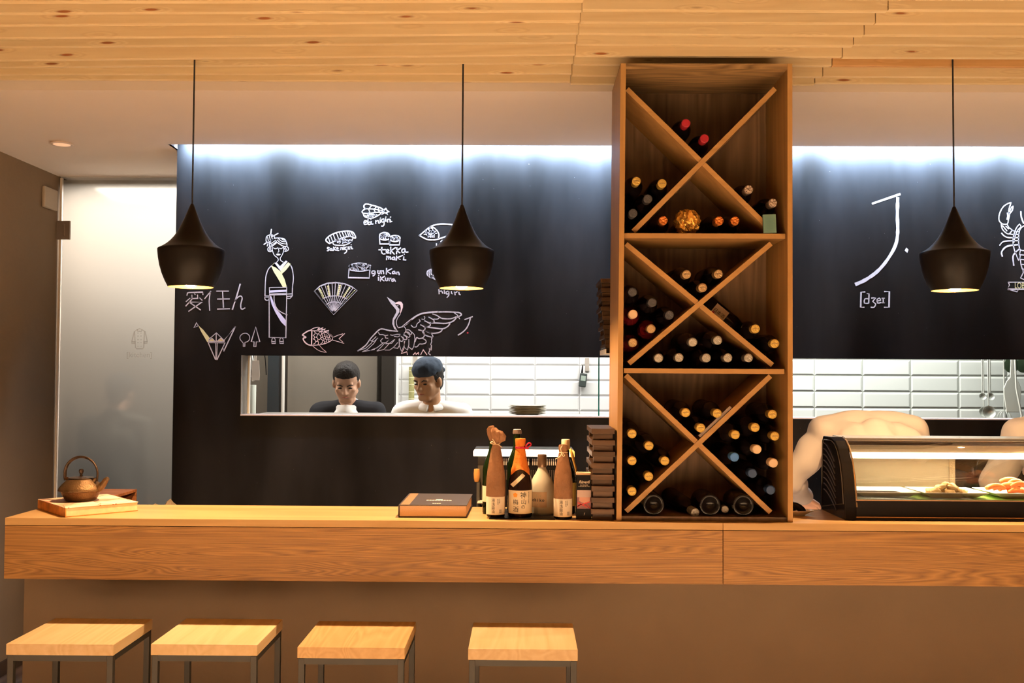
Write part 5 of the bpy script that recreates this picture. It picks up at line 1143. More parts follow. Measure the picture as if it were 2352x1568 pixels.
cup = thing('pen_holder', (.232, 3.655, ZCT+.0005), 'low cream pen box behind the black carton', 'pen holder')
MB().box(.205, .243, 3.625, 3.69, ZCT+.0005, ZCT+.112).build('holder_body', mat('cream_card_holder', (.45, .32, .19), .7), cup)
for i, (dx, an, mt_) in enumerate(((.008, .22, M_STEEL), (.016, .05, M_BLACKP))):
    p0 = Vector((.222+dx*.5, 3.650+i*.012, ZCT+.1128)); p1 = p0+Vector((math.sin(an)*.032, 0, .032))
    tag(MB().caps(p0+Vector((0, 0, .004)), .0038, p1, .0036, 12).build('pen', mt_, None, True), ['shiny steel pen leaning out of the pen box by the boards', 'black pen standing behind the steel pen'][i], 'pen')

# ---------------------------------------------------------------- drinks machine behind the bottles
Y1 = 4.12; xA, xB = at(1087, 1040, Y1).x, at(1320, 1040, Y1).x; zT, zL = at(1200, 1036, Y1).z, at(1200, 1048, Y1).z
t = thing('drinks_machine', ((xA+xB)/2, Y1+.12, .9005), 'black machine with glowing top strip and vent slots behind the bottles', 'machine')
MB().box(xA+.085, xB-.012, Y1+.02, Y1+.27, .9005, zL-.001).build('machine_body', M_BLACKP, t, bevel=.004)
MB().box(xA, xB-.018, Y1, Y1+.10, zL, zT).build('light_strip', emis('warm_tube', (1, .84, .66), 3.2), t, bevel=.002)
MB().box(xB-.0175, xB, Y1, Y1+.10, zL-.002, zT).build('strip_end', emis('amber_end', (1, .55, .14), .8), t, bevel=.002)
MB().box(xA, xB, Y1+.101, Y1+.27, zL, zT).build('top_housing', M_BLACKP, t)
m = MB()
zs0, zs1 = at(1200, 1068, Y1+.018).z, at(1200, 1053, Y1+.018).z
for i in range(30):
    xx = xA+.125+i*.0085
    if xx > xB-.03: break
    if i in (13,): continue
    m.box(xx, xx+.0036, Y1+.0165, Y1+.0198, zs0, zs1)
m.build('vent_slots', mat('pale_slots', (.40, .34, .28), .4), t)
m = MB(); 
for i in range(34):
    xx = xA+.11+i*.0085
    if xx > xB-.025: break
    m.box(xx, xx+.0036, Y1+.0165, Y1+.0198, zs0-.06, zs0-.02)
m.build('lower_slots', mat('dark_slots', (.045, .035, .03), .4), t)
MB().box(xA+.018, xA+.084, Y1+.03, Y1+.26, .9005, zL-.001).build('side_housing', mat('smoky_plastic', (.05, .042, .032), .25), t)
m = MB(); hx = at(1095, 1090, Y1-.01).x
m.lathe([(.0001, 0), (.009, 0), (.0125, .012), (.0135, .035), (.0115, .052), (.0001, .054)], Matrix.Translation((hx, Y1, at(1095, 1106, Y1).z)), 20); m.build('tap_handle', mat('amber_handle', (.42, .20, .06), .4), t, True)
MB().box(hx-.0005, hx+.012, Y1-.006, Y1+.03, 1.0, at(1095, 1106, Y1).z-.001).build('tap_stem', M_STEELD, t)
zt_ = at(1110, 1149, Y1).z; m = MB().box(xA+.02, xA+.10, Y1-.06, Y1+.018, zt_-.006, zt_); m.build('drip_tray', mat('pale_tray', (.55, .42, .32), .4), t, bevel=.002)
# ================================================================ SUSHI DISPLAY CASE
CX0, CX1, CYF, CYB = 1.148, 2.42, 3.578, 3.865
def cz(py, Y=3.58): return EYE-(py-865.5)*Y/F_PX
t = thing('display_case', ((CX0+CX1)/2, 3.72, ZCT), 'black and glass refrigerated sushi display case on the counter', 'display case')
prof = [(3.578, ZCT+.0005), (CYB, ZCT+.0005), (CYB, 1.20), (3.850, 1.325), (3.835, 1.343), (3.735, 1.345), (3.690, 1.334), (3.655, 1.308), (3.622, 1.262), (3.600, 1.205), (3.588, 1.150), (3.580, 1.105)]
def yz_prism(x0, x1, pf): 
    mb = MB(); n = len(pf); mb.add([(x0, y, z) for y, z in pf]+[(x1, y, z) for y, z in pf], [tuple(range(n)), tuple(range(2*n-1, n-1, -1))]+[(i, (i+1) % n, n+(i+1) % n, n+i) for i in range(n)]); return mb
yz_prism(CX0, CX0+.040, prof).build('end_cap', M_BLACKG, t, bevel=.003)
yz_prism(CX1-.040, CX1, prof).build('end_cap', M_BLACKG, t, bevel=.003)
m = MB()
for i in range(9):   # curved louvres on the end cap
    k = i/8; pts = [(CX0-.0008, 3.825-.13*s-.02*k*s, 1.318-.022*i-.060*s**1.6) for s in [j/8 for j in range(9)]]
    pts = [p for p in pts if p[1] > 3.612+max(0, (p[2]-1.16))*.42]
    if len(pts) > 2: m.tube(pts, .0022, 6)
m.build('louvres', mat('louvre_plastic', (.05, .042, .036), .3), t, True)
m = MB(); inner = [(y+(3.725-y)*.10, z+(1.21-z)*.10) for y, z in prof[1:]]; m.tube([(CX0-.0006, y, z) for y, z in inner], .0018, 6, True); m.build('end_cap_rim', mat('rim_plastic', (.07, .06, .05), .25), t, True)
# gold/chrome trim following the glass edge
m = MB(); m.tube([(CX0+.042, y-.001, z) for y, z in prof[5:12]], .0034, 8); m.build('edge_trim', mat('satin_trim', (.65, .48, .30), .2, .9), t, True)
MB().box(CX0+.04, CX1-.04, 3.584, CYB, ZCT+.0005, 1.0685).build('plinth', M_BLACKP, t)
MB().box(CX0+.04, CX1-.04, 3.5785, CYB, 1.069, 1.0715).build('lower_trim', mat('copper_trim', (.55, .32, .16), .3, .8), t)
MB().box(CX0+.04, CX1-.04, 3.579, CYB, 1.072, 1.1285).build('base_panel', M_BLACKG, t)
MB().box(CX0+.04, CX1-.04, 3.5785, 3.5830, 1.1286, 1.1315).build('sill_trim', mat('copper_trim', (.55, .32, .16), .3, .8), t)
# curved front glass
gp_ = prof[4+1:]; gl = [(y, z) for y, z in prof[6:12]]; gl[-1] = (3.5815, 1.1317)
gl = smooth_pts(gl, 4); m = MB(); n = len(gl)
m.add([(xx, y, z) for xx in (CX0+.0405, CX1-.0405) for y, z in gl], [(i, i+1, n+i+1, n+i) for i in range(n-1)]); g_ = m.build('front_glass', pane('case_glass', (.97, .97, .95), .6), t, True)
sdm = g_.modifiers.new('t', 'SOLIDIFY'); sdm.thickness = .002
# top: chrome cap, lamp housing and tube
MB().box(CX0+.0405, CX1-.0405, 3.700, 3.852, 1.334, 1.3445).build('top_cap', mat('polished_cap', (.75, .72, .66), .15, .9), t, bevel=.002)
MB().box(CX0+.0405, CX1-.0405, 3.690, 3.699, 1.318, 1.334).build('top_rail', mat('dark_rail', (.10, .07, .05), .2, .8), t, bevel=.001)
m = MB().hexa([(CX0+.041, 3.730, 1.290), (CX1-.041, 3.730, 1.290), (CX1-.041, 3.80, 1.300), (CX0+.041, 3.80, 1.300), (CX0+.041, 3.712, 1.330), (CX1-.041, 3.712, 1.330), (CX1-.041, 3.80, 1.332), (CX0+.041, 3.80, 1.332)]); m.build('lamp_housing', mat('cream_housing', (.75, .60, .42), .35), t)
zl_ = at(2150, 1047, 3.72).z
MB().tube([(CX0+.048, 3.735, zl_), (CX1-.048, 3.735, zl_)], .0115, 14).build('lamp_tube', emis('case_tube', (1, .83, .60), 9), t, True)
o = area('case_lamp_light', (0, 0, 0), (0, 0, 0), 1.1, .03, 9, (1, .80, .54)); o.parent = t; o.location = (0, .03, zl_-.0135-ZCT)
# rear doors
xd = at(2192, 1100, 3.85).x
MB().box(CX0+.041, xd, 3.846, 3.850, 1.1290, 1.2895).build('rear_panel', pane('pebbled_panel', (1, 1, 1), .3, .78, (.80, .66, .46)), t, label='pebbled translucent rear panel').data.materials[0].name
MB().box(xd-.022, xd, 3.8425, 3.8458, 1.1290, 1.2895).build('panel_edge', mat('pebbled_edge', (.42, .30, .18), .3, bump=1, bscale=260), t)
MB().box(xd, CX1-.041, 3.852, 3.855, 1.1290, 1.2895).build('rear_glass', pane('rear_clear', (.9, .9, .88), .8), t)
# green leaf mat on the case floor
gm = MB(); gm.box(CX0+.05, CX1-.05, 3.600, 3.835, 1.1290, 1.1325)
leaf = tag(gm.build('leaf_mat', mat('green_mat', (.22, .40, .07), .5, var=.3, vscale=18), bevel=.001), 'bright green leaf mat lining the floor of the display case', 'mat')
ZP = 1.1330
def square_dish(px0, px1, Yc, label, tilt=0, inner=None):
    x0, x1 = at(px0, 1130, Yc-.08).x, at(px1, 1130, Yc-.08).x; xc = (x0+x1)/2; hw = (x1-x0)/2; hd = min(.095, hw)
    t = thing('square_dish', (xc, Yc, ZP), label, 'dish')
    def ring(s_, z): return [(xc-hw*s_, Yc-hd*s_, ZP+z), (xc+hw*s_, Yc-hd*s_, ZP+z), (xc+hw*s_, Yc+hd*s_, ZP+z), (xc-hw*s_, Yc+hd*s_, ZP+z)]
    m = MB(); R_ = [ring(.62, 0), ring(.72, .004), ring(1, .020), ring(1.01, .0225), ring(.98, .0225), ring(.74, .0095), ring(.60, .0085)]
    vs = sum(R_, []); fs = [(3, 2, 1, 0)]+[(i*4+k, i*4+(k+1) % 4, (i+1)*4+(k+1) % 4, (i+1)*4+k) for i in range(len(R_)-1) for k in range(4)]+[tuple(24+k for k in range(4))]
    m.add(vs, fs); m.build('dish_body', M_WHITEC, t, bevel=.003, bseg=3)
    if inner: MB().add(ring(.70, .0105), [(0, 1, 2, 3)]).build('dark_glaze', inner, t)
    return xc, Yc, hw
xa_, ya_, _h = square_dish(1966, 2112, 3.70, 'empty white square dish with a dark-glazed centre at the left end of the case', inner=mat('dark_glaze', (.02, .016, .013), .6))
xb_, yb_, _h = square_dish(2120, 2268, 3.70, 'white square dish carrying pale scallops in the display case')
xc_, yc_, _h = square_dish(2282, 2440, 3.70, 'white square dish carrying the salmon pile in the display case')
random.seed(11)
M_SCAL = mat('pale_scallop', (.86, .62, .30), .35, var=.12, vscale=30)
spots = []
for i in range(13):
    lay = 0 if i < 8 else (1 if i < 12 else 2); n_ = (8, 4, 1)[lay]; a = i*2*PI/n_+lay*.5; q_ = (.062, .032, .0)[lay]
    spots.append((q_*math.cos(a)*(1+.15*math.sin(i*3)), q_*.52*math.sin(a), .0135+.0035*((i*7) % 3)/2, .009+lay*.0125))
for i, (dx, dy, r, h) in enumerate(spots):
    m = MB().ball((xb_-.004+dx, yb_-.012+dy, ZP+.0025+h+r*.55), (r*1.35, r*1.05, r*.72), 20, Matrix.Rotation(i*.9, 4, 'Z') @ Matrix.Rotation(.35*math.sin(i*2.1), 4, 'Y'), wob=.3, ws=2.2)
    tag(m.build('scallop', M_SCAL, None, True), 'pale scallop piece heaped on the square dish in the display case', 'scallop', 'scallops on the square dish')
M_SALM = mat('salmon_flesh', (.88, .28, .10), .35, var=.22, vscale=45)
for i in range(11):
    a = i*.75; rr = .018+.012*(i % 3); px_ = xc_-.032+rr*math.cos(a)*1.7; py_ = yc_-.008+rr*math.sin(a); zz = ZP+.0185+.0042*i*(.85)
    ln = .034; an = random.uniform(-.6, .6)
    P = [(px_-ln*math.cos(an), py_-ln*math.sin(an), zz-.004), (px_-ln*.4*math.cos(an), py_-ln*.4*math.sin(an), zz+.004), (px_+ln*.4*math.cos(an), py_+ln*.4*math.sin(an), zz+.004), (px_+ln*math.cos(an), py_+ln*math.sin(an), zz-.005)]
    pp_ = smooth_pts(P, 5); n = len(pp_)
    m = MB().tube(pp_, [.0065+.0035*math.sin(PI*k/(n-1)) for k in range(n)], 12)
    tag(m.build('salmon_slice', M_SALM, None, True), 'folded orange salmon slice in the pile inside the display case', 'salmon', 'salmon slices piled on the dish')
# thin dark slates stacked behind the salmon dish
for i in range(5):
    dx = .003*math.sin(i*2.3)
    tag(MB().box(1.885+dx, 1.985+dx, 3.801, 3.834, ZP+i*.0068, ZP+i*.0068+.0052).build('slate_plate', mat('slate', (.05, .04, .035), .4), bevel=.0008),
        'thin dark slate plate behind the salmon dish, '+['lowest', 'second from the bottom', 'middle one', 'second from the top', 'topmost'][i]+' of its stack', 'slate plate', 'slate plates stacked in the display case')

# small dish with glossy aubergine-like dark piece beside the cabinet
p = onz(1835, 1168, ZCT); xd_, yd_ = 1.010, 3.705
t = thing('sauce_dish', (xd_, yd_, ZCT+.0005), 'small white oval dish beside the right side of the wine cabinet', 'dish')
S_ = Matrix.Translation((xd_, yd_, ZCT+.0005)) @ Matrix.Diagonal((1.0, .62, 1, 1))
MB().lathe([(.0001, 0), (.030, 0), (.034, .003), (.052, .012), (.064, .0175), (.0655, .019), (.063, .0195), (.050, .015), (.030, .007), (.0001, .006)], S_, 40).build('dish_body', M_WHITEC, t, True)
t = thing('black_mussel', (xd_-.005, yd_, ZCT+.01), 'shiny black oval pieces with a red tip on the small white dish', 'food')
m = MB().ball((xd_+.008, yd_-.006, ZCT+.0285), (.031, .011, .013), 24, Matrix.Rotation(.6, 4, 'Y')); m.build('dark_piece', M_BLACKG, t, True)
m = MB().ball((xd_-.018, yd_+.012, ZCT+.0275), (.024, .010, .011), 24, Matrix.Rotation(.35, 4, 'Y')); m.build('dark_piece', M_BLACKG, t, True)
m = MB().ball((xd_+.034, yd_-.006, ZCT+.0125), (.004, .004, .003), 12); m.build('red_tip', M_REDC, t, True)

# ================================================================ KITCHEN THROUGH THE HATCHES
# pass shelf behind the left hatch and plates
ps = thing('pass_shelf', (-.3, 5.3, 0), 'steel shelf behind the left serving hatch', 'shelf')
MB().box(-1.40, .9, 5.105, 5.46, 1.335, 1.357).build('shelf_top', M_STEEL, ps)
for x in (-1.36, -.2, .86): MB().box(x-.015, x+.015, 5.40, 5.44, 0, 1.335).build('leg', M_STEELD, ps)
xp = at(1211.5, 940, 5.25).x
def plate():
    t = thing('plate', (0, 0, 0), None, None)
    MB().lathe([(.0001, 0), (.055, 0), (.058, .003), (.080, .007), (.097, .0118), (.099, .0130), (.0965, .0136), (.078, .0095), (.050, .006), (.0001, .006)], Matrix.Identity(4), 48).build('plate_body', mat('stoneware_glaze', (.55, .50, .38), .2, var=.3, vscale=15), t, True)
    return t
pl = plate(); names = ['lowest', 'second from the bottom', 'third from the bottom', 'fourth from the bottom', 'fourth from the top', 'third from the top', 'second from the top', 'topmost']
for i in range(6):
    o = pl if i == 0 else copy_tree(pl); o.location = (xp+random.uniform(-.003, .003), 5.25, 1.3575+i*.0079)
    tag(o, 'round glazed plate in the stack in the left hatch, '+['lowest', 'second from the bottom', 'third from the bottom', 'third from the top', 'second from the top', 'topmost'][i], 'plate', 'plates stacked in the left hatch')
# tall steel fridge with two doors, post, curtain of equipment
fr = thing('steel_fridge', (-1.3, 6.5, 0), 'tall brown-grey steel fridge with pale edge strip behind the waiter', 'fridge')
YFG = 6.35; fx = lambda px: at(px, 880, YFG).x
MB().box(fx(612), fx(868), YFG+.03, YFG+.5, .0, 2.1).build('fridge_body', M_STEELD, fr)
MB().box(fx(660), fx(866), YFG, YFG+.028, .12, 2.05).build('door', mat('brownish_steel', (.27, .235, .19), .45, .35, var=.1, vscale=2), fr, bevel=.003)
MB().box(fx(614), fx(640), YFG, YFG+.028, .12, 2.05).build('door', mat('blue_grey_steel', (.05, .062, .07), .35, .4), fr, bevel=.003)
MB().tube([(fx(653), YFG-.03, .9), (fx(653), YFG-.03, 1.9)], .010, 12).build('handle', mat('painted_glint_steel', (.75, .70, .62), .5), fr, True)  # pale diffuse colour stands in for a bright reflection on the steel
for z_ in (.95, 1.85): MB().tube([(fx(653), YFG+.02, z_), (fx(653), YFG-.028, z_)], .006, 8).build('handle_bracket', M_CHROME, fr, True)
t = MB().box(at(876, 880, 6.25).x, at(906, 880, 6.25).x, 6.25, 6.33, 0, 2.6).build('kitchen_post', M_DARK); tag(t, 'black vertical post between the steel fridge and the white tiles', 'post')
t = MB().box(at(909, 880, 6.69).x-.005, at(909, 880, 6.69).x+.02, 6.34, 6.699, 0, 2.6).build('trim_6', M_KWHITE); struct(t)
# white pipe / roll left
p = at(580, 870, 5.9); t = MB().lathe([(.0001, 1.1), (.022, 1.1), (.022, 1.50), (.0001, 1.50)], Matrix.Translation((p.x, 5.9, 0)), 24).build('paper_roll', mat('pale_green_roll', (.72, .76, .66), .6), None, True)
tag(t, 'tall white paper roll below the hanging utensils at the left of the hatch', 'paper roll')
lt_ = thing('side_table', (p.x, 5.9, 0), 'dark side table under the white paper roll', 'table'); MB().box(p.x-.12, p.x+.12, 5.78, 6.02, 1.06, 1.0995).build('table_top', M_STEELD, lt_); MB().box(p.x-.10, p.x+.10, 5.82, 5.98, 0, 1.059).build('table_base', M_STEELD, lt_)
# rail with utensils, left hatch
def rail(x0, x1, Y, z, label, more=()):
    t = thing('utensil_rail', ((x0+x1)/2, Y, z), label, 'rail'); MB().tube([(x0, Y, z), (x1, Y, z)], .006, 8).build('bar', M_STEEL, t, True)
    for y2 in more: MB().tube([(x0, y2, z), (x1, y2, z)], .006, 8).build('bar', M_STEEL, t, True)
    for x in (x0+.02, x1-.02):
        if more: MB().tube([(x, min(more), z), (x, max(more), z)], .004, 8).build('cross_rod', M_STEEL, t, True)
        MB().tube([(x, Y, z+.006), (x, Y, ZC-.001)], .004, 8).build('hanger', M_STEELD, t, True)
ul_x = at(566, 840, 5.55).x; ZR = 1.80
rail(ul_x-.05, ul_x+.30, 5.55, ZR, 'steel rail above the left end of the left hatch')
M_PALEST = mat('pale_satin_steel', (.72, .74, .68), .32, .45)
def utensil(x, Y, zt_, ztip, kind, label, mt_=M_PALEST, r=.03, group=None):
    t = thing('hanging_'+kind, (x, Y, ztip), label, kind.replace('_', ' '), group)
    neck = ztip+(2*r if kind == 'ladle' else .11)
    MB().tube([(x, Y, zt_), (x, Y, (zt_+neck)/2), (x, Y, neck)], [.0035, .0045, .0035], 8, flat=1.2).build('handle', mt_, t, True)
    m = MB().tube([(x+.010*math.cos(a), Y, zt_+.006+.010*math.sin(a)) for a in [k*PI/6 for k in range(12)]], .0016, 6, True); m.build('hook_loop', mt_, t, True)
    if kind == 'ladle':
        m = MB(); Mx_ = Matrix.Translation((x, Y-.004, ztip+r)) @ Matrix.Rotation(PI/2*.85, 4, 'X'); m.lathe([(.0001, -.45*r), (r*.5, -.40*r), (r*.85, -.15*r), (r, .1*r), (r*.94, .1*r), (r*.8, -.08*r), (r*.45, -.3*r), (.0001, -.34*r)], Mx_, 28); m.build('bowl', mt_, t, True)
    elif kind == 'spatula':
        m = MB(); m.prism([(-r*.75, .11), (-r, .03), (-r*.9, 0), (r*.9, 0), (r, .03), (r*.75, .11)], Matrix.Translation((x, Y, ztip)), .003); m.build('blade', mt_, t, bevel=.001)
    elif kind == 'tongs':
        for s_ in (-1, 1): MB().tube([(x, Y, neck+.05), (x+s_*.014, Y, neck-.03), (x+s_*.020, Y, ztip+.02), (x+s_*.010, Y, ztip)], [.005, .006, .006, .005], 8, flat=1.6).build('arm', mt_, t, True)
    elif kind == 'whisk':
        for k in range(6):
            a = k*PI/6; m = MB().tube([(x+r*math.sin(b)*math.cos(a), Y+r*math.sin(b)*math.sin(a), ztip+.055-.055*math.cos(b)*1.0) for b in [j*PI/10-PI*0 for j in range(11)]][::-1], .0012, 6); m.build('wire', mt_, t, True)
            m = MB().tube([(x-r*math.sin(b)*math.cos(a), Y-r*math.sin(b)*math.sin(a), ztip+.055-.055*math.cos(b)) for b in [j*PI/10 for j in range(11)]], .0012, 6); m.build('wire', mt_, t, True)
    return t
zz = lambda py, Y=5.55: at(600, py, Y).z; xx_ = lambda px, Y=5.55: at(px, 850, Y).x
g = 'utensils hanging at the left end of the left hatch'
utensil(xx_(567), 5.53, ZR-.02, zz(870), 'ladle', 'small steel ladle nearest the left jamb of the left hatch', r=.020, group=g)
utensil(xx_(574), 5.55, ZR-.02, zz(866), 'tongs', 'steel tongs between the hanging ladle and the spoon', M_STEEL, group=g)
utensil(xx_(580.5), 5.57, ZR-.02, zz(876), 'ladle', 'tiny round-tipped steel spoon beside the pale spatula', M_STEEL, r=.010, group=g)
utensil(xx_(588), 5.54, ZR-.02, zz(873), 'spatula', 'pale cream spatula hanging right of the steel utensils', mat('cream_plastic', (.78, .66, .56), .4), r=.024, group=g)
MB_c = MB().tube(smooth_pts([(xx_(596), 5.60, 1.75), (xx_(603), 5.60, 1.66), (xx_(606), 5.60, 1.58), (xx_(606.5), 5.60, 1.56)], 5), .003, 8)
tag(MB_c.build('cable', M_CORD, None, True), 'black cable dangling in the left hatch, right of the utensils', 'cable')
# right hatch utensils
ZR2 = 1.84; YR2 = 6.05
rail(at(2240, 850, YR2).x, at(2440, 850, YR2).x, YR2, ZR2, 'steel utensil rack hung above the right hatch', (5.95, 6.13))
z2 = lambda py, Y=6.05: at(2270, py, Y).z; x2 = lambda px, Y=6.05: at(px, 890, Y).x
g = 'steel ladles hanging in the right hatch'
utensil(x2(2256), 6.05, ZR2-.02, z2(919), 'ladle', 'steel ladle with small bowl, left of the higher pair in the right hatch', r=.022, group=g)
utensil(x2(2276), 6.06, ZR2-.02, z2(920), 'ladle', 'steel ladle with small bowl, right of the higher pair in the right hatch', r=.024, group=g)
utensil(x2(2259, 6.13), 6.13, ZR2-.02, z2(958, 6.13), 'ladle', 'big steel ladle hanging lowest on the left in the right hatch', r=.032, group=g)
utensil(x2(2270, 5.95), 5.95, ZR2-.02, z2(962, 5.95), 'ladle', 'big round steel ladle hanging lowest in the right hatch', r=.040, group=g)
PH_ = ZR2-.0062-z2(946)
t = thing('hanging_paddle', (x2(2325), 6.045, z2(946)), 'broad white rice paddle hanging in the right hatch', 'paddle')
m = MB(); m.prism([(-.038, 0), (-.052, .11), (-.052, .145), (-.036, .185), (-.014, .21), (-.009, .30), (-.009, PH_), (.009, PH_), (.009, .30), (.014, .21), (.036, .185), (.052, .145), (.052, .11), (.038, 0)], Matrix.Translation((x2(2325), 6.045, z2(946))), .008); m.build('paddle_blade', mat('white_plastic', (.80, .79, .70), .4), t, bevel=.003)
utensil(x2(2318), 6.115, ZR2-.02, z2(985), 'whisk', 'steel wire whisk behind the white paddle', M_PALEST, r=.045)
for px, lab in ((2322, 'dark round pan lid behind the paddle handle'), (2350, 'dark round pan lid at the right edge of the hatch')):
    q_ = at(px, 838, 6.15); m = MB().lathe([(.0001, 0), (.045, 0), (.048, .004), (.045, .008), (.0001, .012)], Matrix.Translation((q_.x, 6.15, q_.z)) @ RX90, 32); m.tube([(q_.x, 6.15, q_.z+.045), (q_.x, 6.15, ZR2)], .004, 6)
    tag(m.build('pan_lid', mat('olive_enamel', (.06, .09, .05), .35), None, True), lab, 'lid')
t = thing('steel_spoon', (x2(2345), 5.95, 1.4), 'long pale spoon hanging diagonally in front of the white paddle', 'spoon')
MB().tube([(x2(2330, 5.95), 5.95, ZR2-.02), (x2(2334, 5.95), 5.95, z2(890, 5.95)), (x2(2346, 5.95), 5.95, z2(955, 5.95))], .0055, 8).build('handle', mat('white_plastic', (.80, .79, .70), .4), t, True)
MB().ball((x2(2348, 5.95), 5.95, z2(962, 5.95)), (.016, .006, .022), 16).build('bowl', mat('white_plastic', (.80, .79, .70), .4), t, True)
# walkie talkie on the tiles, bamboo mat
p = at(1339, 868, 6.68); t = thing('radio_handset', (p.x, 6.69, p.z-.05), 'black radio handset hanging on the white tiles', 'radio')
Mr = Matrix.Translation((p.x, 6.672, p.z-.01)) @ Matrix.Rotation(.12, 4, 'Y')
MB().box(-.024, .024, -.014, .014, -.050, .042, Mr).build('handset_body', mat('worn_black', (.05, .06, .055), .5), t, bevel=.006)
MB().tube([Mr @ Vector((-.012, 0, .042)), Mr @ Vector((-.014, 0, .095))], [.007, .004], 10).build('antenna', M_BLACKP, t, True)
MB().box(-.016, .016, -.0155, -.0142, -.008, .026, Mr).build('speaker_patch', mat('grey_green', (.30, .36, .30), .6), t)
m = MB().box(at(1344, 830, 6.69).x, at(1353, 830, 6.69).x, 6.690, 6.6995, at(1340, 852, 6.69).z, at(1340, 822, 6.69).z)
tag(m.build('wall_hook', mat('taupe_plastic', (.40, .35, .30), .5)), 'taupe hanger strip on the tiles above the radio handset', 'hook')
p0, p1 = at(938.5, 842, 6.66), at(951.5, 922, 6.66); xm = (p0.x+p1.x)/2
t = thing('bamboo_mat', (xm, 6.66, p1.z), 'rolled greenish bamboo sushi mat hanging left of the cook', 'mat')
MB().lathe([(.0001, p1.z), (.019, p1.z), (.019, p0.z), (.0001, p0.z)], Matrix.Translation((xm, 6.665, 0)), 22).build('roll', mat('bamboo_green', (.36, .33, .14), .6, bump=.8, bscale=60), t, True)
for k in range(5):
    z_ = p1.z+(p0.z-p1.z)*(.08+.2*k); MB().lathe([(.0193, z_), (.0197, z_+.002), (.0193, z_+.004)], Matrix.Translation((xm, 6.665, 0)), 22, False).build('thread', mat('pale_thread', (.75, .68, .45), .7), t, True)
MB().tube([(xm, 6.668, p0.z), (xm, 6.675, p0.z+.05)], .002, 6).build('cord', M_STR, t, True)
p = at(954, 822, 6.69)
tag(MB().box(p.x-.013, p.x+.013, 6.69, 6.6995, p.z-.05, p.z+.09).build('wall_hook', mat('taupe_plastic', (.40, .35, .30), .5)), 'taupe hanger strip on the tiles above the bamboo mat', 'hook')
# bench in the right kitchen
m = MB().box(1.0, 3.6, 5.9, 6.26, .86, .90); wbk = thing('kitchen_bench', (2.2, 6.1, 0), 'steel bench along the tiled wall of the right kitchen', 'bench'); m.build('bench_top', M_STEEL, wbk)
for x in (1.05, 3.5): MB().box(x-.02, x+.02, 5.93, 5.97, 0, .86).build('leg', M_STEELD, wbk)

# back worktop under the right hatch
wt = thing('back_worktop', (2.2, 4.8, 0), 'steel worktop against the chalkboard wall behind the display case', 'worktop')
MB().box(1.05, 4.0, 4.80, 4.975, .84, .88).build('bench_top', M_STEEL, wt); MB().box(1.07, 3.98, 4.83, 4.97, 0, .839).build('bench_body', M_STEELD, wt)
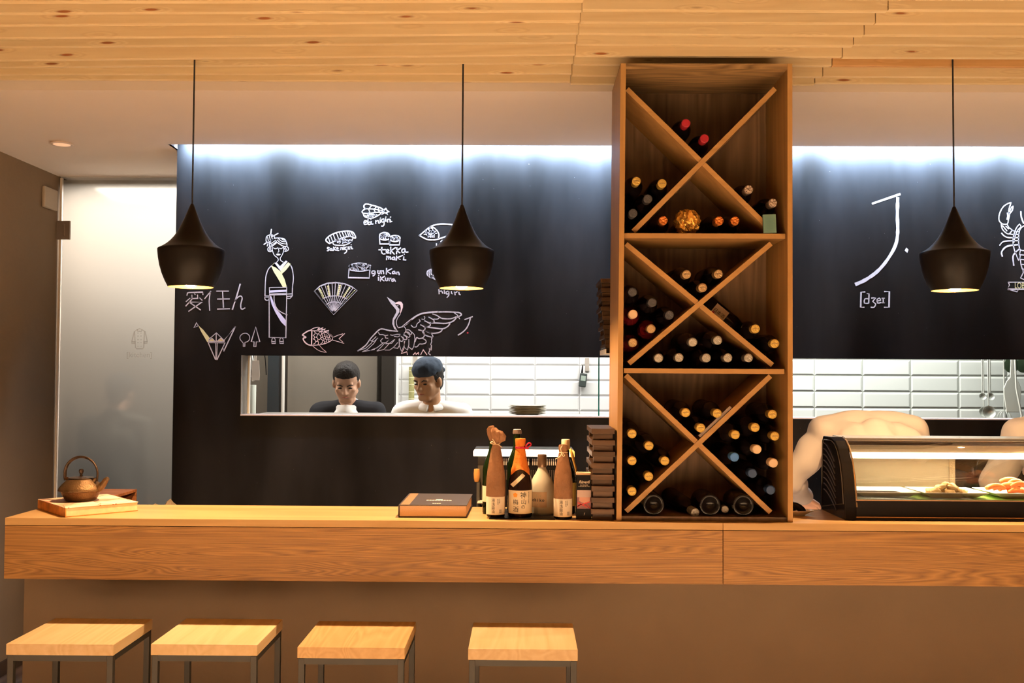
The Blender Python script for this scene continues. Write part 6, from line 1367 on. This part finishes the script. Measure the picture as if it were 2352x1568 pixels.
# ================================================================ PEOPLE
def person(name, base, heading, label, H=1.70, bend=0, arms='work', skin=M_SKIN, jacket=M_CHEF, legs=M_SUIT, nod=0, turn=0, tilt=0, head_wear='cap', shirt=None, wear_mat=M_NAVY, sleeve=1, arm_data=None, voxel=.0075, lean=0, hunch=0, headdrop=None, hair=True):
    """standing figure; x right, y = where it faces, z up, then turned by heading. bend = forward bend of the torso in radians"""
    t = thing(name, base, label, 'person'); k = H/1.72
    Mh = Matrix.Translation(base) @ Matrix.Rotation(heading, 4, 'Z') @ Matrix.Scale(k, 4)
    hip = Vector((0, 0, .93)); Rb = Matrix.Rotation(-bend, 4, 'X') @ Matrix.Rotation(lean, 4, 'Y')
    def tor(x, y, z): return hip + (Rb.to_3x3() @ Vector((x, y, z)))       # torso space above the hips
    W = lambda p: Mh @ Vector(p)
    sh = {s: tor(s*.175, -.005, .465) for s in (-1, 1)}
    neck0 = tor(0, -.01, .50); 
    Rhd = Matrix.Rotation(-bend*.35, 4, 'X'); neck1 = neck0+(Rb.to_3x3() @ Vector((0, .015, .075))) + Vector((0, .02*bend*2, 0)) + Vector((0, (headdrop or 0)*.35, -(headdrop or 0)))
    Hm = Matrix.Translation(neck1) @ Matrix.Rotation(turn, 4, 'Z') @ Matrix.Rotation(-nod, 4, 'X') @ Matrix.Rotation(tilt, 4, 'Y') @ Matrix.Translation((0, .018, .085))
    Wh = lambda p: Mh @ Hm @ Vector(p)
    # arms
    A_ = {}
    for s in (-1, 1):
        d = (arm_data or {}).get(s, dict(e=(s*.255, .05, -.265), w=(s*.12, .29, -.30)))
        e = sh[s]+Vector((d['e'][0]-s*.175, d['e'][1], d['e'][2])); wr = sh[s]+Vector((d['w'][0]-s*.175, d['w'][1], d['w'][2])); A_[s] = (sh[s], e, wr)
    def add(m, a, ra, b, rb): m.caps(W(a), ra*k, W(b), rb*k, 14)
    def body_shapes(m, g=0, torso=True, arm=True, leg=True, sleeve_to=1.0):
        if torso:
            add(m, tor(0, -.012, 0), .100+g, tor(0, -.016, .36), .094+g); add(m, tor(0, -.016, .36), .094+g, tor(0, -.012, .455), .058+g)
            for s in (-1, 1):
                add(m, tor(s*.060, 0, -.02), .108+g, tor(s*.062, -.002, .16), .092+g); add(m, tor(s*.062, -.002, .16), .092+g, tor(s*.082, .0, .36), .100+g)
                add(m, tor(s*.082, .0, .36), .098+g, sh[s]+(Rb.to_3x3() @ Vector((-s*.02, 0, -.01))), .055+g); add(m, tor(s*.03, -.01, .485), .050+g, sh[s], .052+g)
        if arm:
            for s in (-1, 1):
                a, e, wr = A_[s]; add(m, a, .051+g, e, .038+g)
                end = e+(wr-e)*sleeve_to; add(m, e, .037+g, end, (.037+(.025-.037)*sleeve_to)+g)
        if leg:
            for s in (-1, 1):
                add(m, (s*.085, 0, .90), .088+g, (s*.09, .01, .50), .058+g); add(m, (s*.09, .01, .50), .056+g, (s*.09, -.01, .09), .038+g)
    m = MB(); body_shapes(m)
    add(m, tor(0, -.01, .46), .056, neck1, .052); add(m, neck1, .052, neck1+Vector((0, .01, .04)), .05)
    for s in (-1, 1): add(m, (s*.09, -.03, .055), .034, (s*.10, .11, .035), .030)
    # head
    HB = lambda c, r, M=None: m.ball(Wh(c), tuple(v*k for v in r), 22, (Mh @ Hm).to_3x3().normalized().to_4x4())
    hc = lambda a, ra, b, rb: m.caps(Wh(a), ra*k, Wh(b), rb*k, 12)
    HB((0, -.012, .045), (.077, .095, .083)); HB((0, .018, -.030), (.064, .070, .080)); hc((-.02, .055, -.083), .022, (.02, .055, -.083), .022); hc((-.05, .0, -.05), .022, (-.02, .05, -.078), .022); hc((.05, .0, -.05), .022, (.02, .05, -.078), .022)
    hc((0, .080, .018), .008, (0, .103, -.022), .0125); hc((-.011, .092, -.026), .0085, (.011, .092, -.026), .0085); hc((-.036, .071, .026), .012, (.036, .071, .026), .012); hc((-.044, .055, -.018), .018, (-.03, .06, -.03), .018); hc((.044, .055, -.018), .018, (.03, .06, -.03), .018)
    for s in (-1, 1): HB((s*.076, -.010, -.005), (.011, .018, .030))
    hc((-.012, .082, -.052), .0085, (.012, .082, -.052), .0085)
    # hands: palm, four fingers of different length, thumb
    for s in (-1, 1):
        a, e, wr = A_[s]; d = (wr-e).normalized(); up = Vector((0, 0, 1)); side = d.cross(up).normalized(); up2 = side.cross(d).normalized(); inn = side*(-s)
        pc = wr+d*.05
        for q in (-.024, -.008, .008, .024): add(m, wr+d*.012+side*q*.7, .0145, wr+d*.078+side*q*1.15, .0120)
        for j, (q, L_) in enumerate(((-.030, .058), (-.010, .072), (.010, .078 if s < 0 else .078), (.030, .066))):
            b0 = wr+d*.085+side*q; b1 = b0+d*L_*.5-up2*.008; b2 = b1+d*L_*.28-up2*.016; b3 = b2+d*L_*.12-up2*.016
            add(m, b0, .0095, b1, .0088); add(m, b1, .0088, b2, .0080); add(m, b2, .0080, b3, .0072)
        t0 = wr+d*.030+inn*.026; t1 = t0+d*.030+inn*.022-up2*.006; t2 = t1+d*.026+inn*.004-up2*.008
        add(m, t0, .0125, t1, .0105); add(m, t1, .0105, t2, .0085)
    m.build('body', skin, t, True, remesh=voxel*.72)
    # clothing
    m = MB(); body_shapes(m, .026 if headdrop else .011, True, not headdrop, False, .80 if sleeve else .3)
    if headdrop: body_shapes(m, .015, False, True, False, .80)
    if headdrop: add(m, tor(0, -.045, .08), .095, tor(0, -.050, .38), .095)
    for s in (-1, 1): add(m, tor(s*.055, 0, -.14), .118, tor(s*.06, 0, 0), .112)
    if headdrop: add(m, tor(-.055, -.02, .500), .058, tor(.055, -.02, .500), .058)
    jk = m.build('jacket', jacket, t, True, remesh=voxel)
    tx = bpy.data.textures.get('cloth_folds') or bpy.data.textures.new('cloth_folds', 'CLOUDS'); tx.noise_scale = .10; tx.noise_depth = 0
    dm = jk.modifiers.new('folds', 'DISPLACE'); dm.texture = tx; dm.texture_coords = 'GLOBAL'; dm.strength = .034 if headdrop else .014; dm.mid_level = .36 if headdrop else .42
    m = MB(); body_shapes(m, .012, False, False, True); add(m, (-.07, 0, .90), .105, (.07, 0, .90), .105); m.build('trousers', legs, t, True, remesh=voxel*1.2)
    m = MB()
    for s in (-1, 1): add(m, (s*.09, -.04, .045), .042, (s*.10, .13, .034), .033)
    m.build('shoes', M_BLACKP, t, True, remesh=voxel)
    # face details
    for s in (-1, 1):
        m = MB().ball(Wh((s*.031, .0765, .004)), (.0125*k, .006*k, .0045*k), 14, (Mh @ Hm).to_3x3().normalized().to_4x4()); m.build('eye', M_INK, t, True)
        m = MB().tube([Wh((s*.014, .0855, .019)), Wh((s*.030, .0850, .0275)), Wh((s*.048, .0740, .0225))], [.0025*k, .0032*k, .0018*k], 8); m.build('eyebrow', M_HAIR, t, True)
    m = MB().tube([Wh((-.021, .0830, -.053)), Wh((0, .0925, -.0515)), Wh((.021, .0830, -.053))], [.0018*k, .0042*k, .0018*k], 8); m.build('mouth', M_LIP, t, True)
    Rl = (Mh @ Hm).to_3x3().normalized().to_4x4()
    # hair
    m = MB(); n_ = 24; m.ball(Wh((0, -.022, .048)), (.083*k, .096*k, .086*k), 26, Rl, wob=.05, ws=6); m.caps(Wh((0, -.055, -.02)), .060*k, Wh((0, -.05, .03)), .07*k, 16)
    if head_wear == 'hair': m.ball(Wh((0, .012, .085)), (.070*k, .072*k, .058*k), 22, Rl, wob=.12, ws=5)
    if hair: m.build('hair', M_HAIR, t, True, remesh=.006)
    if head_wear == 'cap':
        m = MB().ball(Wh((0, -.012, .074)), (.085*k, .103*k, .072*k), 30, Rl, wob=.07, ws=5); m.caps(Wh((-.045, -.10, .045)), .018*k, Wh((.045, -.10, .045)), .018*k)
        m.caps(Wh((0, -.115, .045)), .016*k, Wh((.025, -.125, .0)), .010*k); m.caps(Wh((0, -.115, .045)), .016*k, Wh((-.025, -.125, -.005)), .010*k)
        m.build('head_scarf', wear_mat, t, True, remesh=.006)
    # collar
    if headdrop:
        R3 = Rb.to_3x3(); pts = smooth_pts([tuple(W(tor(x_, y_, z_))) for x_, y_, z_ in ((-.112, .005, .505), (-.085, -.045, .522), (0, -.058, .530), (.085, -.045, .522), (.112, .005, .505))], 6)
        MB().tube(pts, .013*k, 10, flat=1.5).build('collar', M_CHEF, t, True)
    elif jacket is not M_SUIT:
        R3 = Rb.to_3x3(); m = MB(); cc = []
        for i in range(25):
            a = PI/2+.25+(2*PI-.5)*i/24; cc.append(W(neck0+(R3 @ Vector((.070*math.cos(a), .062*math.sin(a)+.012, .022-.020*math.sin(a))))))
        m.tube(cc, .0125*k, 10, flat=1.9); m.build('collar', jacket, t, True)
        for s in (-1, 1):
            for j in range(4): m = MB().ball(W(tor(s*.062, .112, .40-j*.085)), (.0095*k,)*3, 12); m.build('button', M_INK, t, True)
    else:
        R3 = Rb.to_3x3(); m = MB()
        m.caps(W(tor(0, .050, .475)), .052*k, W(tor(0, .075, .20)), .050*k, 18); m.caps(W(tor(-.035, .050, .45)), .048*k, W(tor(0, .072, .20)), .050*k, 18); m.caps(W(tor(.035, .050, .45)), .048*k, W(tor(0, .072, .20)), .050*k, 18)
        cc = [W(neck0+(R3 @ Vector((.066*math.cos(a), .060*math.sin(a)+.012, .020-.018*math.sin(a))))) for a in [PI/2+.2+(2*PI-.4)*i/24 for i in range(25)]]
        m.tube(cc, .012*k, 10, flat=1.7); m.build('shirt', shirt or M_CHEF, t, True, remesh=.008)
    return t
# cook with dark head scarf in the left hatch, looking down to his right
pc = at(989, 872, 5.62)
person('person', (pc.x+.005, 5.70, 0), PI, 'person in white double-breasted jacket and navy head scarf, looking down in the hatch', H=1.665, bend=.10, nod=.26, turn=-.50, tilt=0, skin=M_SKIN2, head_wear='cap', voxel=.007)
# waiter in black jacket, head bowed
pw = at(800, 880, 5.85)
person('person', (pw.x-.012, 5.98, 0), PI, 'person in black jacket and white shirt with bowed head in the hatch', H=1.66, bend=.16, nod=.42, turn=.08, skin=M_SKIN, jacket=M_SUIT, head_wear='hair', voxel=.007)
# sushi chefs turned to the back worktop
person('person', (1.545, 4.14, 0), 0, 'person in cream jacket seen from behind, hunched over behind the display case', H=1.80, bend=.80, nod=1.35, turn=.1, skin=M_SKIN, jacket=M_CREAMJ, head_wear='cap', wear_mat=M_CREAMJ, voxel=.008, headdrop=.21, hair=False,
       arm_data={-1: dict(e=(-.33, .02, -.20), w=(-.22, .20, -.30)), 1: dict(e=(.30, .04, -.20), w=(.14, .22, -.28))})
person('person', (2.40, 4.13, 0), 0, 'person in cream jacket at the right edge behind the display case', H=1.78, bend=.75, nod=1.3, turn=-.2, skin=M_SKIN, jacket=M_CREAMJ, head_wear='cap', wear_mat=M_CREAMJ, voxel=.008, headdrop=.21, hair=False,
       arm_data={-1: dict(e=(-.28, .06, -.22), w=(-.16, .18, -.34)), 1: dict(e=(.28, .10, -.22), w=(.16, .20, -.34))})
# someone behind the frosted door
pd = at(262, 905, 5.86)
person('person', (pd.x+.01, 5.865, 0), 0, 'person seen only as a blurred shadow behind the frosted glass door', H=1.56, bend=.02, nod=.25, skin=M_SKIN, jacket=mat('olive_grey_cotton', (.10, .097, .08), .9), head_wear='cap', wear_mat=mat('charcoal_cotton', (.025, .028, .03), .9), voxel=.012,
       arm_data={-1: dict(e=(-.20, -.02, -.26), w=(-.19, .03, -.48)), 1: dict(e=(.20, -.02, -.26), w=(.19, .03, -.48))})
